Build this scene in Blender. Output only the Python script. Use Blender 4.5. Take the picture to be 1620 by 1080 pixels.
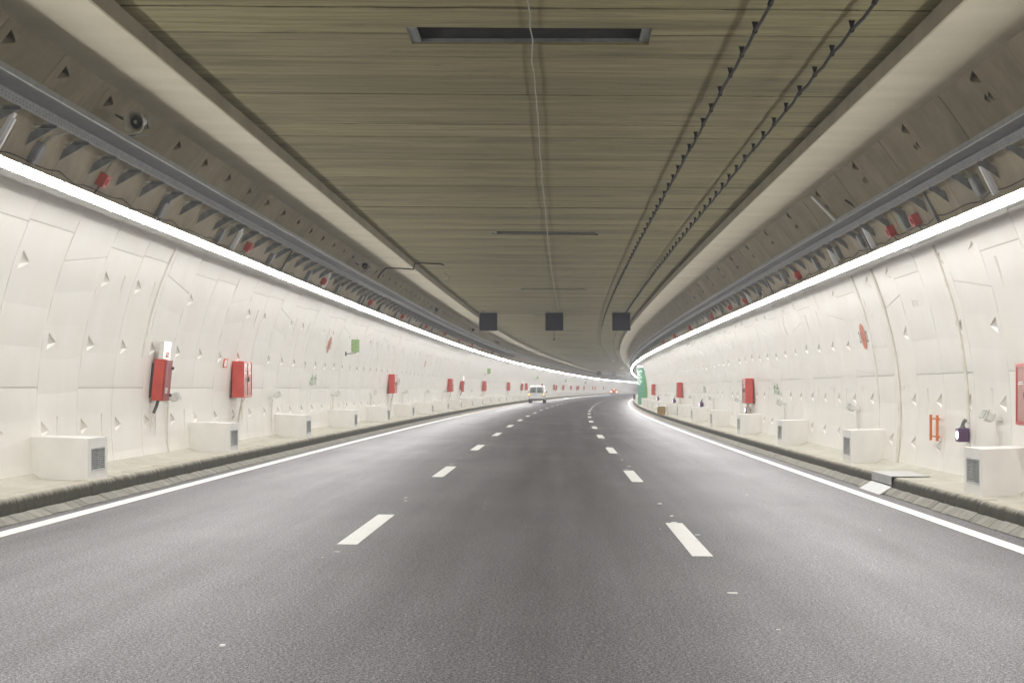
import bpy, bmesh, math, random
from math import sin, cos, pi, sqrt, radians, asin, atan2
from bisect import bisect_right
from mathutils import Vector, Matrix
random.seed(7)
for o in list(bpy.data.objects): bpy.data.objects.remove(o)
sc = bpy.context.scene
COL = sc.collection

# ------------------------------------------------------------------ camera, world, exposure
EYE = 1.598
cam = bpy.data.cameras.new('camera')
cam.sensor_width = 36.0; cam.sensor_fit = 'HORIZONTAL'
cam.lens = 2601.2 * 36 / 1620
cam.shift_x = -(876.7 - 810) / 1620
cam.shift_y = (612.2 - 540) / 1620
cam.clip_start = 0.1; cam.clip_end = 3000
co = bpy.data.objects.new('camera', cam); COL.objects.link(co)
co.location = (0, 0, EYE); co.rotation_euler = (pi / 2, 0, 0)
sc.camera = co
world = bpy.data.worlds.new('World'); sc.world = world; world.use_nodes = True
wn = world.node_tree.nodes; wl = world.node_tree.links
sky = wn.new('ShaderNodeTexSky'); sky.sky_type = 'NISHITA'; sky.sun_disc = False
sky.sun_elevation = radians(20); sky.sun_rotation = radians(0)
wl.new(sky.outputs[0], wn['Background'].inputs[0]); wn['Background'].inputs[1].default_value = 0.05
sc.view_settings.view_transform = 'Standard'; sc.view_settings.look = 'None'
sc.view_settings.gamma = 1; sc.view_settings.use_curve_mapping = False
sc.view_settings.exposure = 0.0
LAMP = 88.0                                   # radiance of the fluorescent strips
sc.render.engine = 'CYCLES'
sc.cycles.use_denoising = True
sc.cycles.max_bounces = 10; sc.cycles.diffuse_bounces = 6; sc.cycles.glossy_bounces = 3
sc.cycles.sample_clamp_indirect = 5.0
sc.cycles.use_light_tree = True
sc.cycles.caustics_reflective = False

# ------------------------------------------------------------------ alignment of the tunnel
def lerp(x, xs, ys):
    if x <= xs[0]: return ys[0]
    if x >= xs[-1]: return ys[-1]
    i = bisect_right(xs, x) - 1
    t = (x - xs[i]) / (xs[i + 1] - xs[i])
    return ys[i] * (1 - t) + ys[i + 1] * t
KN = [0, 50, 120, 200, 300, 450, 700]; KV = [0, 1/4272.5, 1/2636.7, 1/6000, 1/10590, 1/8303, 1/8321]
GN = [0, 100, 200, 350, 700]; GV = [-2.93e-5, 1.277e-5, -1.308e-5, .8e-5, 0]
AX, AY, AZ, AT = [], [], [], []
x = y = z = th = g = 0.0
for i in range(0, 800):
    AX.append(x); AY.append(y); AZ.append(z); AT.append(th)
    k = lerp(i, KN, KV); kv = lerp(i, GN, GV)
    x += sin(th + k / 2); y += cos(th + k / 2); z += g + kv / 2
    th += k; g += kv
def axis(s):
    if s <= 0: return 0.0, float(s), 0.0, 0.0
    s = min(s, 798.5); i = int(s); t = s - i
    m = lambda A: A[i] * (1 - t) + A[i + 1] * t
    return m(AX), m(AY), m(AZ), m(AT)
SHK = 1.0                                      # units of the part being set out (1 = metres of the road survey)
def W(s, u, v):                               # along, right of the axis, above eye level
    s, u, v = s * SHK, u * SHK, v * SHK
    X, Y, Z, T = axis(s)
    return Vector((X + u * cos(T), Y - u * sin(T), Z + v + EYE))
R0, CX, CY = 7.0, -0.45, -0.51
def arc(side, a, r=R0): return CX + side * r * cos(a), CY + r * sin(a)
def ang(v, r=R0): return asin((v - CY) / r)
def wallu(side, v, r=R0): return CX + side * sqrt(r * r - (v - CY) ** 2)
def roadv(u): return -EYE - 0.014 * u

# ------------------------------------------------------------------ materials
MATS = {}
def nt(name):
    m = bpy.data.materials.new(name); m.use_nodes = True
    MATS[name] = m
    return m, m.node_tree.nodes, m.node_tree.links, m.node_tree.nodes['Principled BSDF']
def plain(name, c, rough=.5, metal=0, var=.12, scale=6, bump=.0, coat=0):
    m, n, l, b = nt(name)
    tc = n.new('ShaderNodeTexCoord'); no = n.new('ShaderNodeTexNoise'); no.inputs['Scale'].default_value = scale
    no.inputs['Detail'].default_value = 6
    l.new(tc.outputs['Object'], no.inputs['Vector'])
    r = n.new('ShaderNodeValToRGB'); r.color_ramp.elements[0].position = .3; r.color_ramp.elements[1].position = .72
    r.color_ramp.elements[0].color = (*[q * (1 - var) for q in c], 1); r.color_ramp.elements[1].color = (*[min(1, q * (1 + var * .6)) for q in c], 1)
    l.new(no.outputs['Fac'], r.inputs[0]); l.new(r.outputs[0], b.inputs['Base Color'])
    b.inputs['Roughness'].default_value = rough; b.inputs['Metallic'].default_value = metal
    b.inputs['Coat Weight'].default_value = coat
    if bump:
        bp = n.new('ShaderNodeBump'); bp.inputs['Strength'].default_value = bump; bp.inputs['Distance'].default_value = .01
        l.new(no.outputs['Fac'], bp.inputs['Height']); l.new(bp.outputs[0], b.inputs['Normal'])
    return m
def emis(name, c, s, base=(.8, .8, .8)):
    m, n, l, b = nt(name)
    b.inputs['Base Color'].default_value = (*base, 1); b.inputs['Emission Color'].default_value = (*c, 1)
    b.inputs['Emission Strength'].default_value = s
    return m
class G:                                       # tiny node helper
    def __init__(s, name): s.m, s.n, s.l, s.b = nt(name)
    def node(s, t, **k):
        q = s.n.new(t)
        for a, v in k.items(): setattr(q, a, v)
        return q
    def map(s, src, scale, rot=(0, 0, 0)):
        tc = s.node('ShaderNodeTexCoord'); mp = s.node('ShaderNodeMapping'); mp.inputs['Scale'].default_value = scale
        mp.inputs['Rotation'].default_value = rot
        s.l.new(tc.outputs[src], mp.inputs[0]); return mp.outputs[0]
    def noise(s, vec, scale, detail=6, rough=.6, off=None):
        q = s.node('ShaderNodeTexNoise'); q.inputs['Scale'].default_value = scale; q.inputs['Detail'].default_value = detail; q.inputs['Roughness'].default_value = rough
        if off is not None:
            a = s.node('ShaderNodeVectorMath', operation='ADD'); s.l.new(vec, a.inputs[0]); s.l.new(off, a.inputs[1]); vec = a.outputs[0]
        s.l.new(vec, q.inputs['Vector']); return q.outputs['Fac']
    def ramp(s, f, *st):
        q = s.node('ShaderNodeValToRGB'); e = q.color_ramp.elements
        while len(e) < len(st): e.new(.5)
        for el, (p, c) in zip(e, st):
            el.position = p; el.color = (c, c, c, 1) if isinstance(c, (int, float)) else (*c, 1)
        s.l.new(f, q.inputs[0]); return q.outputs[0]
    def mix(s, f, a, b, mode='MIX'):
        q = s.node('ShaderNodeMix', data_type='RGBA', blend_type=mode)
        for k, v in ((0, f), (6, a), (7, b)):
            if isinstance(v, (int, float)): q.inputs[k].default_value = v if k == 0 else (v, v, v, 1)
            elif isinstance(v, tuple): q.inputs[k].default_value = (*v, 1)
            else: s.l.new(v, q.inputs[k])
        return q.outputs[2]
    def math(s, op, a, b=0.0):
        q = s.node('ShaderNodeMath', operation=op)
        for k, v in ((0, a), (1, b)):
            if isinstance(v, (int, float)): q.inputs[k].default_value = v
            else: s.l.new(v, q.inputs[k])
        return q.outputs[0]
    def rnd(s, scale=1.0):
        o = s.node('ShaderNodeObjectInfo'); c = s.node('ShaderNodeCombineXYZ')
        m = s.math('MULTIPLY', o.outputs['Random'], scale)
        for i in range(3): s.l.new(m, c.inputs[i])
        return o.outputs['Random'], c.outputs[0]
    def sep(s, vec):
        q = s.node('ShaderNodeSeparateXYZ'); s.l.new(vec, q.inputs[0]); return q.outputs
    def out(s, col, rough=None, h=None, bs=.3, bd=.01):
        if isinstance(col, tuple): s.b.inputs['Base Color'].default_value = (*col, 1)
        else: s.l.new(col, s.b.inputs['Base Color'])
        if rough is not None:
            if isinstance(rough, (int, float)): s.b.inputs['Roughness'].default_value = rough
            else: s.l.new(rough, s.b.inputs['Roughness'])
        if h is not None:
            bp = s.node('ShaderNodeBump'); bp.inputs['Strength'].default_value = bs; bp.inputs['Distance'].default_value = bd
            s.l.new(h, bp.inputs['Height']); s.l.new(bp.outputs[0], s.b.inputs['Normal'])
        return s.m

# white lining paint: UV = (metres along, metres up the arc)
g_ = G('wall_paint'); uv = g_.map('UV', (1, 1, 1)); rn, ro = g_.rnd(37)
f1 = g_.noise(g_.map('UV', (.5, .35, 1)), 2.2, 8, .6, ro); f2 = g_.noise(g_.map('UV', (9, .5, 1)), 1.2, 5, .6, ro)
c = g_.mix(g_.ramp(f1, (.35, 0), (.7, 1)), (.79, .765, .705), (.83, .81, .76))
c = g_.mix(g_.ramp(f2, (.58, 0), (.8, .25)), c, (.72, .69, .61))
tone = g_.ramp(rn, (0, .97), (1, 1.0)); c = g_.mix(1.0, c, tone, 'MULTIPLY')
hgt = g_.noise(uv, 14, 5)
g_.out(c, g_.ramp(f1, (.3, .42), (.7, .3)), hgt, .12, .006)
# raw lining concrete
g_ = G('raw_concrete'); rn, ro = g_.rnd(53)
f1 = g_.noise(g_.map('UV', (1, 1, 1)), 1.3, 9, .65, ro); f2 = g_.noise(g_.map('UV', (4, .6, 1)), 1.6, 6, .6, ro)
c = g_.mix(g_.ramp(f1, (.3, 0), (.72, 1)), (.150, .127, .078), (.25, .216, .142))
c = g_.mix(g_.ramp(f2, (.55, 0), (.78, .55)), c, (.10, .086, .052))
c = g_.mix(1.0, c, g_.ramp(rn, (0, .82), (1, 1.05)), 'MULTIPLY')
g_.out(c, .8, f1, .3, .01)
g_ = G('joint_fill'); f1 = g_.noise(g_.map('UV', (1, 1, 1)), 9, 5)
g_.out(g_.mix(f1, (.46, .44, .37), (.66, .64, .58)), .8)
# beam concrete (fresh, pale)
g_ = G('beam_concrete'); f1 = g_.noise(g_.map('UV', (1, .35, 1)), 1.1, 8, .6); f2 = g_.noise(g_.map('UV', (.7, 5, 1)), 2.3, 6, .65)
c = g_.mix(g_.ramp(f1, (.32, 0), (.68, 1)), (.43, .395, .285), (.52, .48, .36))
c = g_.mix(g_.ramp(f2, (.58, 0), (.76, .5)), c, (.58, .55, .44))
f3 = g_.noise(g_.map('UV', (.3, 2, 1)), .8, 3); c = g_.mix(g_.ramp(f3, (.66, 0), (.8, .35)), c, (.34, .29, .19))
f4 = g_.noise(g_.map('UV', (1, 1, 1)), 26, 5); g_.out(c, .75, g_.math('ADD', f2, g_.math('MULTIPLY', f4, .3)), .35, .012)
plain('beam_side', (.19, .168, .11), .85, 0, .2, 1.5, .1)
# ceiling planks: board marked, streaks across the tunnel
g_ = G('plank_concrete'); rn, ro = g_.rnd(91)
f1 = g_.noise(g_.map('Object', (.30, 5, 1)), 1.5, 11, .74, ro); f2 = g_.noise(g_.map('Object', (.5, 15, 1)), 1.7, 8, .7, ro)
f3 = g_.noise(g_.map('Object', (.30, 1.8, 1)), 1.0, 9, .68, ro); f4 = g_.noise(g_.map('Object', (1, 1.6, 1)), 2.0, 9, .7, ro)
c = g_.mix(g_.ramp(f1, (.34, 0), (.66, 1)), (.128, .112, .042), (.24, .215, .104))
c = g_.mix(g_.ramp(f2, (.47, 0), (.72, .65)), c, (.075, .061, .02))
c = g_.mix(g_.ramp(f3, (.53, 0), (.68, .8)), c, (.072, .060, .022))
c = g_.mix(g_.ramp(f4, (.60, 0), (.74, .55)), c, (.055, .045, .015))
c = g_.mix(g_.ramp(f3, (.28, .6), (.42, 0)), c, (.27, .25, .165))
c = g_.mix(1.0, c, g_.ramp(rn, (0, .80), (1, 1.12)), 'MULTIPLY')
yy = g_.math('PINGPONG', g_.math('ADD', g_.sep(g_.map('Object', (1, 1, 1)))[1], 123.8), .619); f5 = g_.noise(g_.map('Object', (.6, .1, 1)), 1.6, 8, .65, ro)
e = g_.math('ADD', yy, g_.math('MULTIPLY', g_.math('SUBTRACT', f5, .5), .30))
c = g_.mix(g_.math('MULTIPLY', g_.ramp(e, (.56, 0), (.62, .9)), g_.ramp(rn, (.25, .15), (.8, 1.0))), c, (.05, .04, .011))
g_.out(c, .85, g_.math('ADD', f2, f1), .5, .014)
# asphalt: UV = (u, s)
g_ = G('asphalt'); uv = g_.map('UV', (1, 1, 1))
agg = g_.noise(uv, 50, 4, .78); agg2 = g_.noise(uv, 130, 2, .6); agg3 = g_.noise(g_.map('UV', (1, 1, 1)), 38, 2, .5)
big = g_.noise(g_.map('UV', (.9, .09, 1)), .9, 7, .6); st = g_.noise(g_.map('UV', (2.2, .05, 1)), 1, 5, .55)
pat = g_.noise(g_.map('UV', (.35, .16, 1)), 1.3, 8, .65); oil = g_.noise(g_.map('UV', (.8, .5, 1)), 1.7, 8, .7)
c = g_.mix(g_.ramp(agg, (.48, 0), (.55, 1)), (.003, .0026, .0032), (.15, .142, .156))
c = g_.mix(g_.ramp(agg2, (.55, 0), (.60, .95)), c, (.38, .362, .39))
c = g_.mix(g_.ramp(agg3, (.62, 0), (.66, .85)), c, (.40, .385, .40))
c = g_.mix(1.0, c, g_.ramp(big, (.3, .74), (.7, 1.18)), 'MULTIPLY')
c = g_.mix(1.0, c, g_.ramp(st, (.35, .78), (.65, 1.14)), 'MULTIPLY')
c = g_.mix(g_.ramp(pat, (.60, 0), (.8, .3)), c, (.15, .146, .155))
c = g_.mix(g_.ramp(oil, (.64, 0), (.76, .45)), c, (.02, .02, .02))
xy = g_.sep(uv)
wob = g_.math('MULTIPLY', g_.noise(g_.map('UV', (1, .2, 1)), 1.5, 4), .25)
for sm_ in (63.4, 128.0):                      # paving seams straight across the lanes
    dd_ = g_.math('ABSOLUTE', g_.math('SUBTRACT', g_.math('ADD', xy[1], wob), sm_))
    c = g_.mix(g_.ramp(dd_, (.10, .55), (.28, 0)), c, (.012, .012, .012))
rough = g_.math('ADD', g_.ramp(pat, (.3, .41), (.7, .31)), g_.ramp(agg, (.4, .2), (.62, 0)))
g_.b.inputs['Specular IOR Level'].default_value = .40
g_.out(c, rough, g_.math('ADD', agg2, agg), .6, .01)
# road paint
g_ = G('road_paint'); f = g_.noise(g_.map('Object', (1, 1, 1)), 40, 5); f2 = g_.noise(g_.map('Object', (1, 1, 1)), 2.5, 6)
c = g_.mix(g_.ramp(f, (.3, 0), (.5, 1)), (.74, .735, .70), (.86, .855, .83)); c = g_.mix(g_.ramp(f2, (.55, 0), (.75, .35)), c, (.55, .53, .47))
g_.out(c, .55, f, .2, .003)
# kerb: UV.y runs up the profile, grime on the face
g_ = G('kerb_concrete'); rn, ro = g_.rnd(41); uv = g_.map('UV', (1, 1, 1)); q = g_.sep(uv)
f1 = g_.noise(g_.map('UV', (9, 2.5, 1)), 1.5, 7, .65, ro); f2 = g_.noise(uv, 7, 7, .6, ro)
base = g_.mix(f2, (.36, .34, .27), (.56, .535, .45)); dirt = g_.mix(f2, (.018, .0165, .011), (.075, .069, .05))
h = g_.math('ADD', q[1], g_.math('MULTIPLY', g_.math('SUBTRACT', f1, .5), .16))
c = g_.mix(g_.ramp(h, (.17, 1), (.27, 0)), base, dirt)
g_.out(c, .85, f1, .35, .012)
g_ = G('gutter_concrete'); rn, ro = g_.rnd(23); f1 = g_.noise(g_.map('Object', (1, 1, 1)), 5, 8, .65, ro); f2 = g_.noise(g_.map('Object', (1, 1, 1)), 60, 3)
c = g_.mix(g_.ramp(f1, (.3, 0), (.7, 1)), (.20, .19, .16), (.33, .32, .28)); c = g_.mix(1., c, g_.ramp(rn, (0, .82), (1, 1.08)), 'MULTIPLY')
g_.out(c, .85, f2, .25, .006)
g_ = G('walk_concrete'); f1 = g_.noise(g_.map('UV', (1, 1, 1)), 1.1, 9, .65); f2 = g_.noise(g_.map('UV', (.6, 1, 1)), 6, 7, .6)
c = g_.mix(g_.ramp(f1, (.3, 0), (.7, 1)), (.43, .415, .345), (.56, .545, .47)); c = g_.mix(g_.ramp(f2, (.56, 0), (.75, .4)), c, (.34, .32, .26))
g_.out(c, .8, f2, .25, .008)
plain('box_paint', (.82, .81, .775), .5, var=.07, scale=2.5, bump=.1)
plain('galvanised', (.15, .158, .15), .55, .35, .25, 9)
plain('galvanised_dark', (.085, .085, .085), .6, .4, .3, 5)
plain('tray_dark', (.03, .03, .028), .7, .2, .45, 2.5)
plain('rail_steel', (.17, .175, .165), .6, .2, .2, 9)
plain('steel_plate', (.50, .51, .52), .35, .8, .18, 7)
plain('light_grey', (.55, .56, .55), .5, 0, .1)
plain('dark_grey', (.045, .046, .05), .5, 0, .15)
plain('black_panel', (.014, .014, .017), .85, 0, .2, 20)
MATS['black_panel'].node_tree.nodes['Principled BSDF'].inputs['Specular IOR Level'].default_value = .15
plain('vent_dark', (.035, .035, .033), .8, 0, .3, 4)
plain('bed_dark', (.06, .055, .042), .95, 0, .3, 8)
plain('cabinet_red', (.50, .07, .055), .33, 0, .10, 5, coat=.2)
plain('cabinet_red_dark', (.30, .05, .042), .4, 0, .15, 5)
plain('door_glass', (.50, .26, .23), .15, 0, .1, 3)
plain('alarm_red', (.33, .055, .042), .45, 0, .15, 9)
plain('disc_red', (.56, .20, .13), .6, 0, .22, 12)
plain('mark_dark', (.13, .135, .12), .7, 0, .2, 12)
plain('sign_green', (.22, .33, .14), .5, 0, .12, 10)
plain('pict_green', (.26, .37, .22), .7, 0, .25, 25)
plain('exit_teal', (.12, .38, .25), .45, 0, .12, 1.5)
plain('exit_green', (.19, .42, .15), .45, 0, .12, 1.5)
plain('orange_paint', (.60, .17, .055), .45, 0, .15, 12)
plain('cream_pipe', (.78, .755, .68), .5, 0, .12, 6)
plain('cable_black', (.006, .0055, .004), .9, 0, .2, 8)
plain('cable_grey', (.19, .18, .14), .6, 0, .2, 8)
plain('horn_white', (.42, .40, .33), .5, 0, .12, 8)
plain('van_paint', (.74, .74, .73), .28, 0, .03, 3, coat=.5)
plain('car_red', (.22, .05, .05), .3, .2, .1, 3, coat=.6)
plain('car_glass', (.16, .18, .17), .12, 0, .1, 2)
plain('tyre', (.02, .02, .02), .8, 0, .2, 10)
plain('plastic_grey', (.09, .09, .09), .55, 0, .1, 6)
plain('seat_cloth', (.03, .03, .03), .9, 0, .2, 6)
plain('cardboard', (.33, .22, .085), .8, 0, .18, 9)
plain('white_letter', (.8, .8, .78), .6, 0, .05)
plain('blue_letter', (.32, .36, .62), .6, 0, .1)
plain('lamp_glass', (.32, .33, .30), .15, 0, .2, 20)
plain('lamp_white', (.7, .7, .66), .4, 0, .08)
plain('orange_letter', (.70, .15, .05), .5, 0, .1)
emis('tube_light', (1.0, .982, .965), LAMP)
emis('tube_top', (1.0, .972, .98), LAMP * .055)
MATS['tube_light'].cycles.emission_sampling = 'FRONT'; MATS['tube_top'].cycles.emission_sampling = 'FRONT'
emis('sign_light', (1, .97, .92), 1.6)
emis('purple_glow', (.92, .72, 1.0), 7)
plain('purple_case', (.10, .055, .12), .4, 0, .15)
emis('amber_lamp', (1, .55, .12), 3.0, (.6, .3, .05))
emis('brake_lamp', (1, .25, .16), 22, (.5, .03, .02))
emis('exit_light', (.85, 1, .9), .55)
for n_ in ('sign_light', 'purple_glow', 'amber_lamp', 'brake_lamp', 'exit_light'): MATS[n_].cycles.emission_sampling = 'NONE'
M = MATS

# ------------------------------------------------------------------ mesh helpers
class MB:
    def __init__(s): s.v = []; s.f = []; s.mi = []; s.uv = []
    def vert(s, p): s.v.append(tuple(p)); return len(s.v) - 1
    def face(s, idx, mi=0, uv=None): s.f.append(tuple(idx)); s.mi.append(mi); s.uv.append(uv)
    def quad(s, a, b, c, d, mi=0, uv=None): s.face([s.vert(p) for p in (a, b, c, d)], mi, uv)
    def box(s, x0, x1, y0, y1, z0, z1, mi=0, X=None, bev=0):
        X = X or (lambda p: p)
        if bev:
            b = bev; pr = [(x0, z0 + b), (x0 + b, z0), (x1 - b, z0), (x1, z0 + b), (x1, z1 - b), (x1 - b, z1), (x0 + b, z1), (x0, z1 - b)]
            s.loft([[(px, y0 + b, pz) if False else ((px + (b if px == x0 else -b if px == x1 else 0)), y0, (pz + (b if pz == z0 else -b if pz == z1 else 0))) for px, pz in pr],
                    [(px, y0 + b, pz) for px, pz in pr], [(px, y1 - b, pz) for px, pz in pr],
                    [((px + (b if px == x0 else -b if px == x1 else 0)), y1, (pz + (b if pz == z0 else -b if pz == z1 else 0))) for px, pz in pr]], mi, X=X)
            return
        i = [s.vert(X(Vector(p))) for p in ((x0, y0, z0), (x1, y0, z0), (x1, y1, z0), (x0, y1, z0), (x0, y0, z1), (x1, y0, z1), (x1, y1, z1), (x0, y1, z1))]
        for q in ((3, 2, 1, 0), (4, 5, 6, 7), (0, 1, 5, 4), (2, 3, 7, 6), (1, 2, 6, 5), (3, 0, 4, 7)): s.face([i[k] for k in q], mi)
    def loft(s, rings, mi=0, close=True, caps=True, X=None):
        X = X or (lambda p: p)
        ids = [[s.vert(X(Vector(p))) for p in r] for r in rings]; n = len(ids[0])
        for a, b in zip(ids, ids[1:]):
            for k in range(n if close else n - 1):
                s.face((a[k], a[(k + 1) % n], b[(k + 1) % n], b[k]), mi)
        if caps and close: s.face(ids[0][::-1], mi); s.face(ids[-1], mi)
    def tube(s, pts, r, n=6, mi=0, caps=True):
        pts = [Vector(p) for p in pts]; rings = []
        rr = r if isinstance(r, (list, tuple)) else [r] * len(pts)
        up = None
        for i, p in enumerate(pts):
            d = (pts[min(i + 1, len(pts) - 1)] - pts[max(i - 1, 0)]).normalized()
            if up is None:
                up = Vector((0, 0, 1)) if abs(d.z) < .9 else Vector((1, 0, 0))
            a = d.cross(up).normalized(); b = a.cross(d).normalized(); up = b
            rings.append([p + a * (cos(2 * pi * k / n) * rr[i]) + b * (sin(2 * pi * k / n) * rr[i]) for k in range(n)])
        s.loft(rings, mi, caps=caps)
    def prism(s, poly, axis_, t0, t1, mi=0, X=None):   # poly in the plane across axis_ ('x','y','z')
        def P(a, b, t): return {'x': (t, a, b), 'y': (a, t, b), 'z': (a, b, t)}[axis_]
        s.loft([[P(a, b, t0) for a, b in poly], [P(a, b, t1) for a, b in poly]], mi, X=X)
    def data(s, name, mats):
        me = bpy.data.meshes.new(name); me.from_pydata(s.v, [], s.f)
        for m in mats: me.materials.append(m if not isinstance(m, str) else M[m])
        me.polygons.foreach_set('material_index', s.mi)
        if any(u is not None for u in s.uv):
            L = me.uv_layers.new(name='UVMap'); k = 0; flat = []
            for f, u in zip(s.f, s.uv):
                for j in range(len(f)): flat += list(u[j]) if u else [0, 0]
            L.data.foreach_set('uv', flat)
        me.update(); return me
def fixn(me):
    b = bmesh.new(); b.from_mesh(me); bmesh.ops.recalc_face_normals(b, faces=b.faces); b.to_mesh(me); b.free(); return me
def smooth(me, deg=35):
    me.polygons.foreach_set('use_smooth', [True] * len(me.polygons)); me.set_sharp_from_angle(angle=radians(deg)); return me
def obj(name, me, parent=None, loc=None, mat=None, kind=None):
    o = bpy.data.objects.new(name, me); COL.objects.link(o)
    if parent: o.parent = parent
    if mat is not None: o.matrix_local = mat
    elif loc is not None: o.location = loc
    if kind: o['kind'] = kind
    return o
def tag(o, label=None, cat=None, group=None, kind=None):
    for k, v in (('label', label), ('category', cat), ('group', group), ('kind', kind)):
        if v: o[k] = v
    return o
def build(name, mb, mats, parent=None, sm=0, **k):
    me = fixn(mb.data(name, mats if isinstance(mats, (list, tuple)) else [mats]))
    if sm: smooth(me, sm)
    return obj(name, me, parent, **k)
def thing(name, mat, label, cat, group=None):
    o = obj(name, None, None, mat=mat); return tag(o, label, cat, group)
def dup(t, mat, label, group=None):
    r = t.copy(); COL.objects.link(r); r.matrix_local = mat; r['label'] = label
    if group: r['group'] = group
    for ch in t.children:
        c_ = ch.copy(); COL.objects.link(c_); c_.parent = r
        for gg in ch.children:
            d = gg.copy(); COL.objects.link(d); d.parent = c_
    return r
def frame(s, u, v, side=0, tilt=0):           # side -1 left wall / 1 right wall: local x points away from that wall
    T = axis(s * SHK)[3]; rot = -T + (pi if side > 0 else 0)
    m = Matrix.Translation(W(s, u, v)) @ Matrix.Rotation(rot, 4, 'Z') @ Matrix.Scale(SHK, 4)
    if tilt: m = m @ Matrix.Rotation(tilt, 4, 'Y')
    return m
def onwall(s, v, side, off=0.0, tilt=True):   # frame standing on the lining, x along the inward normal if tilt
    u = wallu(side, v); t = ang(v) if tilt else 0
    m = frame(s, u, v, side, t)
    return m @ Matrix.Translation((off, 0, 0))
def text(parent, body, size, m, mat, ext=.001, name='lettering'):
    cu = bpy.data.curves.new(name, 'FONT'); cu.body = body; cu.size = size; cu.extrude = ext; cu.align_x = 'CENTER'; cu.align_y = 'CENTER'
    cu.resolution_u = 3
    tmp = bpy.data.objects.new(name, cu); me = bpy.data.meshes.new_from_object(tmp); bpy.data.objects.remove(tmp)
    me.materials.clear(); me.materials.append(M[mat]); o = bpy.data.objects.new(name, me); COL.objects.link(o); o.parent = parent; o.matrix_local = m; return o
FACE = Matrix.Rotation(pi / 2, 4, 'Z') @ Matrix.Rotation(pi / 2, 4, 'X')   # text laid on a face whose normal is local +x
ORD = 'first second third fourth fifth sixth seventh eighth ninth tenth eleventh twelfth thirteenth fourteenth fifteenth'.split()
def srange(a, b, near=2.0, far=5.0, lim=120):
    r = [a]
    while r[-1] < b - 1e-6: r.append(min(b, r[-1] + (near if r[-1] < lim else far)))
    return r
def sweep(mb, prof, S, mi=0, uvf=None, wob=None):   # prof: [(u,v)], ribbon along S
    d = [0]
    for (a, b), (c_, e) in zip(prof, prof[1:]): d.append(d[-1] + sqrt((a - c_) ** 2 + (b - e) ** 2))
    ids = [[mb.vert(W(s, u, v)) for u, v in prof] for s in S]
    for i in range(len(S) - 1):
        for k in range(len(prof) - 1):
            m_ = mi[k] if isinstance(mi, (list, tuple)) else mi
            uu = uvf or (lambda s, k: (s, d[k]))
            mb.face((ids[i][k], ids[i][k + 1], ids[i + 1][k + 1], ids[i + 1][k]), m_,
                    [uu(S[i], k), uu(S[i], k + 1), uu(S[i + 1], k + 1), uu(S[i + 1], k)])
def local(mb, s, u, v):
    o = W(s, u, v); mb.v = [(p[0] - o.x, p[1] - o.y, p[2] - o.z) for p in mb.v]; return o
S0, S1 = -45, 720

# ------------------------------------------------------------------ road, gutters, kerbs, walkways
US = [-5.99, -4.5, -3, -1.5, 0, 1.5, 3, 4.2, 5.15]
mb = MB(); sweep(mb, [(u, roadv(u)) for u in US], srange(S0, S1, 2, 5), uvf=lambda s, k: (US[k], s))
road = build('road', mb, 'asphalt', kind='structure')
tag(road, 'grey asphalt carriageway of three lanes curving right through the tunnel')
for u in (-5.723, 4.785):
    mb = MB(); sweep(mb, [(u - .1, roadv(u - .1) - .01), (u - .1, roadv(u - .1) + .004), (u + .1, roadv(u + .1) + .004), (u + .1, roadv(u + .1) - .01)], srange(S0, 600, 2, 5))
    build('edge_line', mb, 'road_paint', road)
mb = MB(); mb.box(-.1, .1, -1.925, 1.925, -.01, .004); dash_me = fixn(mb.data('lane_dash', ['road_paint']))
for u, s0 in ((-2.077, 5.88), (1.423, 5.21)):
    for n in range(0, 42):
        s = s0 + 12.5 * n
        obj('lane_dash', dash_me, road, mat=frame(s, u, roadv(u)) @ Matrix.Rotation(.014, 4, 'Y'))
mb = MB()                                      # broken white road studs and paint chips left along the lane lines
for u in (-2.077, 1.423):
    s = 8.0
    while s < 62:
        s += random.choice((.5, .62, .75, 1.0)) * (1 + s / 60)
        for _ in range(random.choice((0, 0, 1))):
            uu = u + random.gauss(.03 if u > 0 else -.03, .05); w = random.uniform(.012, .04); l_ = random.uniform(.01, .04); p = W(s, uu, roadv(uu))
            mb.box(p.x - w, p.x + w, p.y - l_, p.y + l_, p.z - .01, p.z + .007 * random.random() + .002)
for _ in range(14):
    s = random.uniform(9, 40); uu = random.uniform(-4.5, 4); w = random.uniform(.004, .012); p = W(s, uu, roadv(uu))
    mb.box(p.x - w, p.x + w, p.y - w, p.y + w, p.z - .01, p.z + .004)
build('paint_chips', mb, 'road_paint', road, kind='stuff')

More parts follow.
